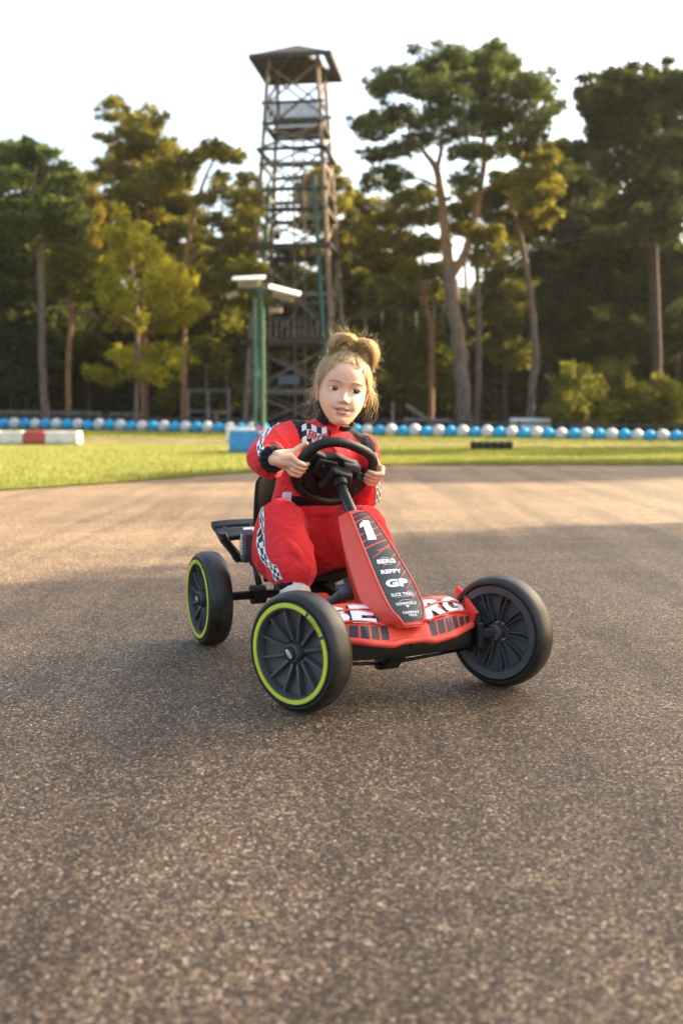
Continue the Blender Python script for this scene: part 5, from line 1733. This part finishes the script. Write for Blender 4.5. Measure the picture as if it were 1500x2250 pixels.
# eyes
for s in (-1, 1):
    ex, ez = s * .0268, .0005
    ytop = face_y(ex, ez)
    def eye_pt(u, v, off=0.0):
        """u, v in -1..1 across the almond"""
        up = .0068 * (1 - abs(u) ** 2.0) ** .9 if abs(u) < 1 else 0
        dn = .0047 * (1 - abs(u) ** 2.3) ** .9 if abs(u) < 1 else 0
        x = ex + u * .0158
        z = ez + (up if v > 0 else dn) * v + .0010 * u * s
        bul = .0042 * (1 - .75 * u * u) * (1 - .35 * v * v)
        return HP(x, ytop + .0002 + bul + off, z)
    mb = MB(); mb.grid(lambda a, b: eye_pt(-1 + 2 * a, -1 + 2 * b), 20, 10)
    eye = pobj('eye', mb, 'eye_white')
    def disc(r, off, m, name, dx=0.0, dz=0.0):
        mb = MB(); n = 22
        cx0, cz0 = ex + .0020 + dx, ez + .0012 + dz
        pts = []
        for ring_ in (1.0, .6):
            for i in range(n):
                a = 2 * math.pi * i / n
                x, z = cx0 + r * ring_ * math.cos(a), cz0 + r * ring_ * math.sin(a)
                u = (x - ex) / .0158
                z = min(z, ez + .0067 * (1 - u * u) ** .9); z = max(z, ez - .0044 * (1 - abs(u) ** 2.3) ** .9)
                v = (z - ez) / .006
                pts.append(HP(x, ytop + .0002 + .0042 * (1 - .75 * u * u) * (1 - .35 * v * v) + off, z))
        pts.append(sum((p for p in pts[n:]), V3(0, 0, 0)) / n)
        F = [(i, (i + 1) % n, n + (i + 1) % n, n + i) for i in range(n)] + [(n + i, n + (i + 1) % n, 2 * n) for i in range(n)]
        mb.add(pts, F); return pobj(name, mb, m, eye)
    disc(.0074, .0003, 'iris', 'iris')
    disc(.0036, .0006, 'pupil', 'pupil')
    disc(.0013, .0009, 'tooth', 'catchlight', .0016, .0022)  # pale disc painted on as the eye's reflected glint
    up_path = [eye_pt(u, 1, .0006) for u in np.linspace(-1, 1, 17)]
    pobj('lash_line', MB().tube(up_path, [.0004] + [.0010] * 15 + [.0005], 6), 'lash', eye)
    lid = [eye_pt(u, 1, .0008) + HROT @ V3(0, -.0006, .0021 * (1 - abs(u) ** 3)) for u in np.linspace(-1.0, 1.0, 17)]
    pobj('eyelid', MB().tube(lid, [.0005] + [.0017] * 15 + [.0005], 8), 'skin', eye)
    lo = [eye_pt(u, -1, .0003) + HROT @ V3(0, -.0006, -.0009 * (1 - abs(u) ** 3)) for u in np.linspace(-1, 1, 17)]
    pobj('eyelid', MB().tube(lo, [.0004] + [.0011] * 15 + [.0004], 8), 'skin', eye)
    mb = MB()
    for k in range(46):
        t = k / 45; x = s * (.0125 + .030 * t); z = .0158 + .0050 * math.sin(math.pi * (.15 + .70 * t)) + random.uniform(-.0014, .0014)
        p0 = on_face(x, z, .0003); p1 = on_face(x + s * .0042, z + .0012 - .0022 * t, .0005)
        mb.tube([p0, p1], [.0008, .0003], 4)
    pobj('eyebrow', mb, 'brow')
# mouth
def mouth_pt(u, v, off=0.0):
    x = u * .0178
    up = .0026 * (1 - u * u); dn = .0056 * (1 - abs(u) ** 2.2)
    z = -.0480 + (up if v > 0 else dn) * v
    return HP(x, face_y(x, -.0480) + .0016 + off - .0018 * (1 - u * u), z)
mb = MB(); mb.grid(lambda a, b: mouth_pt(-1 + 2 * a, -1 + 2 * b), 16, 6)
mouth = pobj('mouth', mb, 'mouth_dark')
for k in range(6):
    x0, x1 = -.0108 + k * .0036, -.0108 + (k + 1) * .0036 - .0003
    mb = MB(); mb.grid(lambda a, b: HP(x0 + (x1 - x0) * a, face_y(0, -.048) + .0010 + .0006 * math.sin(math.pi * a) - 9 * (x0 + .0018) ** 2, -.0458 - .0036 * b + 4 * abs(x0 + .0018) ** 2), 3, 3)
    pobj('tooth', mb, 'tooth', mouth)
ul = [(-.0195, -.0484), (-.013, -.0462), (-.0055, -.0440), (0, -.0447), (.0055, -.0440), (.013, -.0462), (.0195, -.0484)]
ll = [(-.0190, -.0490), (-.012, -.0542), (-.005, -.0570), (0, -.0574), (.005, -.0570), (.012, -.0542), (.0190, -.0490)]
def lip(pts, rs, off):
    q = curve_pts(pts, 19)
    P_ = [HP(x, face_y(x, z) + off, z) for x, z in q]
    return MB().tube(P_, curve_pts([(r,) for r in rs], 19)[:, 0], 8, side=HROT @ V3(0, 0, 1), rad2=[.0020] * 19)
pobj('lip', lip(ul, [.0005, .0018, .0026, .0022, .0026, .0018, .0005], .0001), 'lip', mouth)
pobj('lip', lip(ll, [.0005, .0028, .0038, .0039, .0038, .0028, .0005], .0000), 'lip', mouth)
pobj('earring', MB().sphere(HP(-.0625, .004, -.031), .0026, 10, 8), 'pink_gem')

# ---- racing overalls
suit = MB()
suit.tube(curve_pts([J['pelvis'] - V3(0, 0, .05), J['pelvis'], J['waist'], J['chest'], J['neck'] - V3(0, 0, .012), J['neck'] + V3(.004, .003, .012)], 20),
          curve_pts([(q,) for q in [.070, .088, .080, .080, .058, .034]], 20)[:, 0], 28, side=(1, 0, 0), rad2=curve_pts([(q,) for q in [.100, .122, .112, .110, .080, .040]], 20)[:, 0])
suit.sphere(J['chest'] + V3(.015, 0, .005), (.078, .100, .075), 20, 14)
suit.chain([J['neck'] + V3(0, -.025, -.022), J['shR'] + V3(0, .012, .004)], [.040, .044], 18)
suit.chain([J['neck'] + V3(0, .03, -.026), J['shL'] + V3(0, -.012, .002)], [.040, .046], 18)
cuffR = wrR.lerp(J['elR'], .50); cuffL = wrL.lerp(J['elL'], .46)
suit.chain([J['shR'], J['shR'].lerp(J['elR'], .55) + V3(0, -.008, .004), J['elR'] + V3(0, -.006, -.004), J['elR'].lerp(cuffR, .55) + V3(0, -.004, -.008), cuffR], [.048, .044, .042, .039, .030], 18)
suit.chain([J['elR'] + V3(-.01, .01, -.022), J['elR'].lerp(cuffR, .6) + V3(0, 0, -.020)], [.036, .030], 16)
suit.chain([J['shL'], J['shL'].lerp(J['elL'], .5) + V3(.004, .006, 0), J['elL'] + V3(.004, .002, -.004), J['elL'].lerp(cuffL, .6) + V3(0, 0, -.012), cuffL], [.050, .046, .043, .040, .031], 18)
# trousers
suit.chain([J['hipR'], J['hipR'].lerp(J['kneeR'], .5) + V3(0, 0, .012), J['kneeR'] + V3(-.004, .002, .0), J['shinR'] + V3(0, -.001, .012), J['shinR'].lerp(J['ankR'], .5) + V3(.004, 0, .002), J['ankR'] + V3(-.002, 0, .020)], [.084, .068, .054, .055, .059, .046], 20)
suit.chain([J['kneeR'] + V3(.0, .012, -.03), J['shinR'] + V3(.006, .012, 0), J['ankR'] + V3(.008, .010, .028)], [.050, .050, .048], 18)
suit.chain([J['hipL'], J['hipL'].lerp(J['kneeL'], .5) + V3(0, 0, .010), J['kneeL'], J['shinL'], J['ankL']], [.088, .074, .058, .056, .044], 20)
suit.chain([J['pelvis'] + V3(.03, -.02, -.03), J['pelvis'] + V3(.07, .03, .0)], [.07, .06], 18)
# modelled folds
def fold(pts, r0): suit.tube(curve_pts(pts, 12), [r0 * math.sin(math.pi * (i + .6) / 12.2) + .001 for i in range(12)], 8)
fold([J['hipL'] + V3(.06, -.05, .055), J['hipL'] + V3(.11, -.02, .045), J['kneeL'] + V3(-.03, -.02, .038)], .016)
fold([J['hipR'] + V3(.05, .06, .06), J['pelvis'] + V3(.08, .0, .045), J['hipL'] + V3(.06, .0, .062)], .015)
fold([J['kneeL'] + V3(-.10, -.05, -.01), J['kneeL'] + V3(-.05, -.055, -.02), J['kneeL'] + V3(.01, -.05, -.02)], .013)
fold([J['shR'] + V3(.04, .0, -.005), J['shR'] + V3(.06, -.02, -.04), J['elR'] + V3(.03, .04, -.02)], .014)
fold([J['elR'] + V3(.02, .01, .035), J['elR'] + V3(.045, .015, .012), J['elR'] + V3(.045, .02, -.02)], .012)
fold([J['shL'] + V3(.04, -.02, .01), J['shL'] + V3(.05, .0, -.03), J['elL'] + V3(.03, .02, .03)], .012)
fold([J['kneeR'] + V3(.05, -.03, -.02), J['shinR'] + V3(.06, .0, .01), J['shinR'] + V3(.05, .03, -.04)], .013)
fold([J['kneeR'] + V3(-.03, -.05, .0), J['shinR'] + V3(-.02, -.055, .0), J['ankR'] + V3(0, -.04, .03)], .012)
fold([J['waist'] + V3(.05, -.07, -.0), J['waist'] + V3(.085, .0, -.005), J['waist'] + V3(.07, .06, .0)], .012)
sme = remesh(suit, .0025, 8, .5)
# cloth is not smooth: soft creases along the limbs
co = np.empty(len(sme.vertices) * 3); sme.vertices.foreach_get('co', co); co = co.reshape(-1, 3)
nn = np.empty(len(sme.vertices) * 3); sme.vertices.foreach_get('normal', nn); nn = nn.reshape(-1, 3)
dsp = np.array([.0026 * noise.noise(Vector((p[0] * 13, p[1] * 13, p[2] * 19))) + .0006 * noise.noise(Vector((p[0] * 50 + 7, p[1] * 38, p[2] * 60)))
                + .0050 * (1 - abs(noise.noise(Vector((p[0] * 11 + p[2] * 6 + 3, p[1] * 13, p[2] * 9 - p[0] * 5))))) ** 7 for p in co])
co += nn * dsp[:, None]
sme.vertices.foreach_set('co', co.ravel()); sme.update()
for m in ('suit_red', 'suit_black', 'suit_white'): sme.materials.append(MATS[m])
def segd(p, a, b):
    ab = b - a; t = max(0, min(1, (p - a).dot(ab) / ab.length_squared)); return (p - a - ab * t).length
yoke = [[(-.082, .625), (-.002, .625), (-.030, .588), (-.044, .550), (-.058, .548), (-.064, .586)], [(.066, .605), (.112, .580), (.152, .532), (.136, .494), (.110, .504), (.102, .540), (.066, .574)]]
def inside(poly, yy, zz):
    r_ = np.zeros(len(yy), bool)
    for i in range(len(poly)):
        (y0, z0), (y1, z1) = poly[i], poly[i - 1]
        c = ((z0 > zz) != (z1 > zz)) & (yy < (y1 - y0) * (zz - z0) / (z1 - z0 + 1e-12) + y0)
        r_ ^= c
    return r_
cen = np.empty(len(sme.polygons) * 3); sme.polygons.foreach_get('center', cen); cen = cen.reshape(-1, 3)
def sd(a, b):
    a, b = np.array(a), np.array(b); ab = b - a
    t = np.clip(((cen - a) @ ab) / (ab @ ab), 0, 1)
    return np.linalg.norm(cen - a - t[:, None] * ab, axis=1)
idx = np.zeros(len(cen), dtype=int)
for po in yoke:
    idx[inside(po, cen[:, 1], cen[:, 2]) & (cen[:, 0] > -.535)] = 1
belt = (np.abs(cen[:, 2] - (.392 + .05 * (cen[:, 0] + .47))) < .0125) & (np.abs(cen[:, 1] - .01) < .105) & (cen[:, 0] > -.62) & (sd(J['pelvis'], J['chest']) < .125) & (np.minimum(sd(J['shL'], J['elL']), sd(J['elL'], wrL)) > .055) & (sd(J['hipR'], J['kneeR']) > .066)
idx[belt] = 1
sme.polygons.foreach_set('material_index', idx)
sbvh = BVHTree.FromPolygons([v.co.copy() for v in sme.vertices], [tuple(f.vertices) for f in sme.polygons])
suit_o = pmesh('overalls', sme)

def scrunch(name, c, ax, r, th, m, lumps=11, parent=None, wid=.012):
    """gathered elastic cuff: a lumpy ring"""
    ax = ax.normalized(); u = ax.orthogonal().normalized(); w = ax.cross(u)
    mb = MB(); V_, F_ = [], []; n, k = 66, 10
    for i in range(n):
        a = 2 * math.pi * i / n
        lum = 1 + .10 * math.sin(a * lumps) + .05 * math.sin(a * (lumps * 2 + 1) + 1)
        er = u * math.cos(a) + w * math.sin(a)
        for j in range(k):
            b = 2 * math.pi * j / k
            V_.append(c + er * (r + th * lum * math.cos(b)) + ax * (wid * math.sin(b) * (1 + .1 * math.sin(a * lumps + 2))))
    for i in range(n):
        for j in range(k):
            F_.append((i * k + j, ((i + 1) % n) * k + j, ((i + 1) % n) * k + (j + 1) % k, i * k + (j + 1) % k))
    return pobj(name, mb.add(V_, F_), m, parent or suit_o)
scrunch('cuff', wrR.lerp(J['elR'], .17), wrR - J['elR'], .0225, .0120, 'suit_black', wid=.0155)
scrunch('cuff', wrL.lerp(J['elL'], .17), wrL - J['elL'], .0225, .0115, 'suit_black', wid=.015)
scrunch('ankle_cuff', J['ankR'] + V3(.003, 0, -.008), V3(.25, 0, -1), .036, .010, 'suit_black', 9, wid=.009)
scrunch('ankle_cuff', J['ankL'] + V3(.003, 0, -.018), V3(.25, 0, -1), .034, .010, 'suit_black', 9, wid=.009)

# standing collar, open at the throat
nk = J['neck'] + V3(.006, .004, .008); nax = (HP(0, -.015, -.06) - J['neck']).normalized()
fdir = (hf - nax * hf.dot(nax)).normalized(); sdir = nax.cross(fdir)
mb = MB(); V_, F_ = [], []; n = 40
a0, a1 = R(20), R(340)
for layer, (rr, hh) in enumerate([(.041, -.016), (.0425, .006), (.044, .026), (.0465, .030), (.0435, .029), (.041, .022), (.039, .0), (.037, -.016)]):
    for i in range(n + 1):
        a = a0 + (a1 - a0) * i / n
        fr = math.cos(a)
        hgt = hh * (1 - .25 * max(0, fr)) - .006 * max(0, fr)
        V_.append(nk + fdir * (rr * 1.02 * fr + .004) + sdir * (rr * 1.12 * math.sin(a)) + nax * hgt)
for l in range(7):
    for i in range(n):
        p = l * (n + 1) + i
        F_.append((p, p + 1, p + n + 2, p + n + 1))
pobj('collar', mb.add(V_, F_), 'suit_black', suit_o)

# ribbons that lie on the cloth
def snap(p, off=.0016):
    loc, nrm, _, _ = sbvh.find_nearest(Vector(p))
    d = (Vector(p) - loc)
    return loc + nrm * off
def snap_front(p, off=.0016):
    """drop the point onto the front of the chest"""
    o_ = Vector(p) + V3(.15, -.05, 0)
    loc, nrm, _, _ = sbvh.ray_cast(o_, V3(-.95, .32, 0).normalized())
    if loc is None: return snap(p, off)
    return loc + V3(.95, -.32, 0) * off
def ribbon(name, path, width_dir, width, rows, cols, mats=('check_white', 'check_black'), pattern='check', sub=3, margin=True):
    pts = curve_pts([tuple(p) for p in path], cols * sub + 1)
    R_ = rows * sub
    tot = R_ + (2 if margin else 0)
    mb = MB(); V_, F_, M_ = [], [], []
    for i, p in enumerate(pts):
        wd = width_dir(i / (len(pts) - 1)) if callable(width_dir) else width_dir
        for j in range(tot + 1):
            V_.append(snap(Vector(p) + wd.normalized() * width * (j / tot - .5)))
    for i in range(len(pts) - 1):
        for j in range(tot):
            F_.append((i * (tot + 1) + j, (i + 1) * (tot + 1) + j, (i + 1) * (tot + 1) + j + 1, i * (tot + 1) + j + 1))
            jj = j - (1 if margin else 0)
            if jj < 0 or jj >= R_: M_.append(0)
            else: M_.append(((i // sub) + (jj // sub)) % 2 if pattern == 'check' else 0)
    mb.v, mb.f, mb.m = [tuple(p) for p in V_], F_, M_
    return pobj(name, mb, list(mats), suit_o, smooth=True, fix=False)
up_ = V3(0, 0, 1)
ribbon('checker_stripe', [J['shR'] + V3(.0, -.040, .050), J['shR'].lerp(J['elR'], .5) + V3(.030, -.055, .030), J['elR'] + V3(.045, -.040, .024), J['elR'] + V3(.052, -.024, .004), J['elR'].lerp(cuffR, .75) + V3(.045, -.012, .006)],
       lambda t: V3(.5, .25, .8).lerp(V3(-.1, .75, .75), t), .027, 3, 13)
ribbon('checker_stripe', [J['kneeR'] + V3(-.030, -.070, .060), J['kneeR'] + V3(.010, -.070, .010), J['kneeR'] + V3(.018, -.068, -.040), J['shinR'] + V3(.016, -.066, -.010), J['ankR'] + V3(.018, -.062, .040), J['ankR'] + V3(.026, -.050, .006)],
       lambda t: V3(.95, .25, .35), .028, 3, 17)
ribbon('checker_stripe', [cuffL + V3(.030, .016, .004), J['elL'] + V3(.046, .030, .004), J['elL'] + V3(.036, .036, -.040)], V3(-.35, .9, .25), .026, 3, 8)
# chest badge: waving chequered flag with red letters
def chest(u, v): return J['chest'] + V3(.10, -.100 + .066 * u, .052 + .046 * v + .006 * math.sin(u * 6.0))
mb = MB(); V_, F_, M_ = [], [], []
nu_, nv2 = 15, 9
for j in range(nv2 + 1):
    for i in range(nu_ + 1): V_.append(snap_front(chest(i / nu_, j / nv2), .0030))
for j in range(nv2):
    for i in range(nu_):
        p = j * (nu_ + 1) + i; F_.append((p, p + 1, p + nu_ + 2, p + nu_ + 1)); M_.append(((i // 3) + (j // 3)) % 2)
mb.v, mb.f, mb.m = [tuple(p) for p in V_], F_, M_
badge = pobj('chest_badge', mb, ['check_white', 'check_black'], suit_o, fix=False)
tV2, tF2, _ = text_mesh('RC', .06, .15)
mb = MB(); mb.add([snap_front(chest(.22 + .78 * u, .16 + .52 * v), .0046) for u, v in tV2], tF2); pobj('badge_lettering', mb, 'check_white', badge, smooth=False, fix=False)
tV2, tF2, _ = text_mesh('RC', .02, .15)
mb = MB(); mb.add([snap_front(chest(.24 + .74 * u, .18 + .48 * v), .0060) for u, v in tV2], tF2); pobj('badge_lettering', mb, 'suit_red', badge, smooth=False, fix=False)
ribbon('checker_stripe', [J['chest'] + V3(.12, .050, .058), J['chest'] + V3(.11, .085, .035)], up_, .018, 2, 6)
ribbon('white_stripe', [J['chest'] + V3(.12, .045, -.045), J['chest'] + V3(.10, .100, .005)], up_, .012, 1, 6, mats=('suit_white',), pattern='plain')
ribbon('white_stripe', [J['waist'] + V3(.055, -.105, -.012), J['waist'] + V3(.055, -.100, .045)], V3(0.5, .8, 0), .034, 1, 6, mats=('suit_white',), pattern='plain')
# zip
zp = [nk + fdir * .05 - nax * .012, J['chest'] + V3(.13, -.022, .055), J['chest'] + V3(.13, -.035, -.02), J['waist'] + V3(.12, -.04, .03)]
pobj('zip', MB().tube([snap(p, .0012) for p in curve_pts([tuple(p) for p in zp], 30)], .0016, 6), 'suit_red', suit_o)
pobj('zip_pull', MB().capsule(snap(zp[0], .003), snap(zp[0], .003) - V3(-.004, 0, .012), .0022, .0030, 8), 'suit_black', suit_o)

# ---- shoes
for s, nm in ((-1, 'R'), (1, 'L')):
    a = J['ank' + nm] + V3(.0, 0, -.02)
    mb = MB()
    mb.chain([a + V3(-.004, 0, .014), a + V3(.022, 0, .002), a + V3(.055, 0, -.018), a + V3(.078, 0, -.028)], [.034, .036, .031, .022], 16)
    mb.capsule(a + V3(-.02, 0, -.018), a + V3(-.01, 0, -.02), .026, .028)
    me = remesh(mb, .003, 6); me.materials.append(MATS['shoe_cream'])
    sh = pmesh('shoe', me)
    mb = MB().tube([a + V3(-.052, 0, -.030), a + V3(-.03, 0, -.040), a + V3(.03, 0, -.046), a + V3(.085, 0, -.052), a + V3(.104, 0, -.050)], [.004, .009, .009, .008, .003], 14, side=(0, 0, 1), rad2=[.010, .029, .034, .029, .010])
    pobj('sole', mb, 'shoe_sole', sh)

# ---- hair
CE, RE = np.array([0, -.012, .020]), np.array([.0685, .0850, .0805])
def scalp(d, k=1.0):
    d = d / np.linalg.norm(d)
    return CE + d / np.sqrt(((d / RE) ** 2).sum()) * k
def hairline(p):
    phi = math.degrees(math.atan2(abs(p[0]), p[1] + .012))
    back = float(np.interp(phi, [0, 70, 90, 105, 125, 180], [-.02, -.005, .012, .004, -.020, -.040]))
    front = .0675 - .034 * (p[0] / .050) ** 2 if p[1] > .0 else -1
    return max(back, front) if p[1] > .012 else back
def in_hair(p, slack=0.0):
    return p[2] > hairline(p) + slack
rg = np.random.default_rng(5)
HRm = np.array(HROT); HCm = np.array(HC)
def strands(name, A_, r, m, parent=None, sides=3):
    """A_: N x K x 3 polylines in head space -> one mesh of thin tapered hairs"""
    A_ = np.asarray(A_) @ HRm.T + HCm - SEAT
    N, K, _ = A_.shape
    T = np.gradient(A_, axis=1); T /= np.linalg.norm(T, axis=2)[..., None] + 1e-9
    ref = rg.normal(size=(N, 1, 3)); U = np.cross(T, np.broadcast_to(ref, T.shape)); U /= np.linalg.norm(U, axis=2)[..., None] + 1e-9
    W = np.cross(T, U)
    rr = np.asarray(r) * np.linspace(1, .35, K) if not hasattr(r, '__len__') else np.asarray(r)
    a = np.arange(sides) * 2 * math.pi / sides
    V_ = A_[:, :, None, :] + (U[:, :, None, :] * np.cos(a)[None, None, :, None] + W[:, :, None, :] * np.sin(a)[None, None, :, None]) * rr[None, :, None, None]
    V_ = V_.reshape(-1, 3)
    base = (np.arange(N)[:, None, None] * K + np.arange(K - 1)[None, :, None]) * sides
    j = np.arange(sides)[None, None, :]; j2 = (j + 1) % sides
    F_ = np.stack([base + j, base + j2, base + sides + j2, base + sides + j], -1).reshape(-1, 4)
    return np_obj(name, V_, F_, m, parent or girl, smooth=True)
# close-fitting cap so that no scalp shows
capmb = MB(); n1, n2 = 64, 44
def capv(i, j):
    th = 2 * math.pi * i / n1; ph = math.pi * (.01 + .80 * j / n2)
    d = np.array([math.sin(ph) * math.sin(th), math.sin(ph) * math.cos(th), math.cos(ph)])
    return scalp(d, 1.0)
cv = [[capv(i, j) for i in range(n1)] for j in range(n2 + 1)]
V_, F_ = [], []
for j in range(n2 + 1):
    for i in range(n1):
        p = cv[j][i]; jit = .004 * noise.noise(Vector((i * .9, j * .4, 3)))
        V_.append(HP(*(CE + (p - CE) * (1.0 + jit * 6)) ))
for j in range(n2):
    for i in range(n1):
        i2 = (i + 1) % n1
        if all(in_hair(cv[a][b], .003) for a, b in ((j, i), (j, i2), (j + 1, i), (j + 1, i2))):
            F_.append((j * n1 + i, j * n1 + i2, (j + 1) * n1 + i2, (j + 1) * n1 + i))
hair = pobj('hair', capmb.add(V_, F_), 'hair_mid')
# combed-up hair: from the hairline over the skull to the knot
T0 = np.array([.012, -.012, .0995])
def comb(n, puff, jitter, seed, lo=0.0, near=False):
    g_ = np.random.default_rng(seed); out_ = []
    while len(out_) < n:
        d = g_.normal(size=3); d /= np.linalg.norm(d)
        p = scalp(d)
        if not in_hair(p): continue
        if near and in_hair(p, .022): continue
        tdir = (T0 + g_.normal(0, .010, 3) - CE); tdir /= np.linalg.norm(tdir)
        q = []
        wob = g_.normal(0, jitter, 3); ph = g_.uniform(0, 6.28)
        for t in np.linspace(0, 1, 11):
            dd = d * (1 - t) + tdir * t; dd /= np.linalg.norm(dd)
            s = scalp(dd)
            k = 1 + .018 + puff * math.sin(math.pi * min(1, t * 1.1)) * g_.uniform(.8, 1.2)
            q.append(CE + (s - CE) * k + wob * math.sin(t * 6 + ph) * (.3 + t))
        out_.append(q)
    return np.array(out_)
strands('hair_strands', comb(1500, .05, .0010, 1), .00062, 'hair_light', hair)
strands('hair_strands', comb(900, .07, .0014, 2), .00062, 'hair_mid', hair)
strands('hair_strands', comb(420, .04, .0010, 3), .00060, 'hair_dark', hair)
strands('hair_strands', comb(500, .05, .0012, 4, near=True), .00055, 'hair_light', hair)
# two looped lobes of the knot on top
def lobe(P_, n, sr, sy, seed):
    """a fan of looped hair: nested arches that fill the loop"""
    g_ = np.random.default_rng(seed); out_ = []
    C0 = curve_pts(P_, 15)
    mid = (C0[0] + C0[-1]) / 2
    for _ in range(n):
        k = .62 + .42 * g_.uniform(0, 1) ** .7
        dy = g_.normal(0, .55) * sy
        tw = g_.normal(0, .006)
        q = []
        for i, t in enumerate(np.linspace(0, 1, 15)):
            env = math.sin(math.pi * min(max(t, .02), .98)) ** .6
            p = mid + (C0[i] - mid) * k
            p = p + np.array([tw * env, dy * (.35 + .65 * env) + .016 * (1 - k) - .010 * (k - .7), 0]) + g_.normal(0, .0003, 3)
            q.append(p)
        out_.append(q)
    return np.array(out_)
L1 = [(-.046, .002, .086), (-.044, .006, .112), (-.026, .010, .138), (-.004, .010, .143), (.013, .008, .128), (.020, .006, .104)]
L2 = [(.020, .006, .104), (.026, .010, .128), (.040, .010, .137), (.058, .006, .124), (.070, .002, .098), (.072, -.004, .068)]
for k, Lp in enumerate((L1, L2)):
    knot = strands('hair_knot', lobe(Lp, 560, .0115, .015, 20 + k), .00055, 'hair_light', hair)
    strands('hair_knot', lobe(Lp, 400, .0120, .016, 30 + k), .00055, 'hair_mid', hair)
    strands('hair_knot', lobe([(x * 1.0, y + .006, z - .008) for x, y, z in Lp], 200, .008, .014, 40 + k), .0006, 'hair_dark', hair)
    C0 = np.array(Lp); m0 = (C0[0] + C0[-1]) / 2; ce = m0 * .45 + C0.mean(0) * .55
    mb = MB().sphere(HP(ce[0], ce[1] - .006, ce[2] - .004), (abs(C0[-1][0] - C0[0][0]) * .40, .012, .020), 16, 10, HROT)
    pobj('hair_knot_core', mb, 'hair_mid', hair)
# back of the knot
mb = MB().sphere(HP(.012, -.030, .098), (.036, .026, .024), 16, 10, HROT); pobj('hair_knot_core', mb, 'hair_mid', hair)
# loose locks, flyaways and frizz
def locks(P_, n, spread, curl, seed, K=16):
    g_ = np.random.default_rng(seed); out_ = []
    for _ in range(n):
        C0 = curve_pts(P_, K)
        o = g_.normal(0, 1, 3) * spread
        end = g_.normal(0, 1, 3) * spread * 2.2
        ph, fr, am = g_.uniform(0, 6.28), g_.uniform(7, 15), curl * g_.uniform(.3, 1.3)
        L_ = g_.uniform(.55, 1.0)
        C0 = curve_pts(C0[:max(4, int(K * L_))], K)
        t = np.linspace(0, 1, K)[:, None]
        out_.append(C0 + o * (.35 + .65 * t) + end * t ** 2 + am * t * np.concatenate([np.sin(fr * t + ph), np.cos(fr * t + ph), .5 * np.sin(fr * t * .7)], 1))
    return np.array(out_)
left = [(-.062, -.004, .030), (-.068, .0, .005), (-.072, .004, -.025), (-.078, .006, -.055), (-.090, .004, -.088)]
left2 = [(-.058, .012, .040), (-.066, .012, .018), (-.070, .008, -.010), (-.068, .004, -.040)]
left3 = [(-.046, .040, .052), (-.056, .030, .036), (-.062, .020, .014), (-.064, .010, -.010)]
right = [(.060, .0, .045), (.071, .0, .018), (.078, .004, -.012), (.072, .006, -.045), (.056, .012, -.082)]
right2 = [(.052, .022, .056), (.066, .012, .036), (.074, .006, .012), (.072, .004, -.018)]
back = [(.0, -.085, .0), (-.02, -.075, -.04), (-.035, -.055, -.075), (-.05, -.045, -.098)]
for k, (pp_, n, sp_, cu, m) in enumerate([(left, 34, .0050, .0055, 'hair_light'), (left, 8, .005, .005, 'hair_mid'), (left2, 24, .0048, .004, 'hair_light'), (left3, 40, .0028, .0022, 'hair_light'), (right, 36, .0056, .0055, 'hair_light'), (right, 8, .006, .005, 'hair_mid'), (right2, 26, .0050, .004, 'hair_light'), (back, 40, .008, .005, 'hair_light')]):
    strands('hair_lock', locks(pp_, int(n * 1.0), sp_ * 1.25, cu * 1.5, 60 + k), .00034, m, hair)
g_ = np.random.default_rng(90); fl = []
while len(fl) < 420:
    d = g_.normal(size=3); d /= np.linalg.norm(d)
    p = scalp(d, 1.03)
    if not in_hair(p): continue
    tn = np.cross(d, g_.normal(size=3)); tn /= np.linalg.norm(tn)
    Ls = g_.uniform(.012, .032); cu = g_.uniform(-1, 1) * 1.6
    q = [p + d * (.010 * math.sin(t * 1.6) * g_.uniform(.7, 1.0) + .004 * t) + tn * Ls * t + np.cross(d, tn) * cu * .006 * t * t for t in np.linspace(0, 1, 8)]
    fl.append(q)
strands('flyaway_hair', np.array(fl), .00020, 'hair_light', hair)
fl = []
for Lp in (L1, L2):
    C0 = curve_pts(Lp, 40)
    for _ in range(70):
        i = g_.integers(3, 37); p = C0[i] + g_.normal(0, .004, 3)
        d = C0[i] - np.array([.012, 0, .09]); d /= np.linalg.norm(d); d = d + g_.normal(0, .5, 3); d /= np.linalg.norm(d)
        cu = g_.normal(0, 1, 3) * .006; Ls = g_.uniform(.010, .026)
        fl.append([p + d * (.008 + Ls * t) + cu * t * t for t in np.linspace(0, 1, 8)])
strands('flyaway_hair', np.array(fl), .00018, 'hair_light', hair)
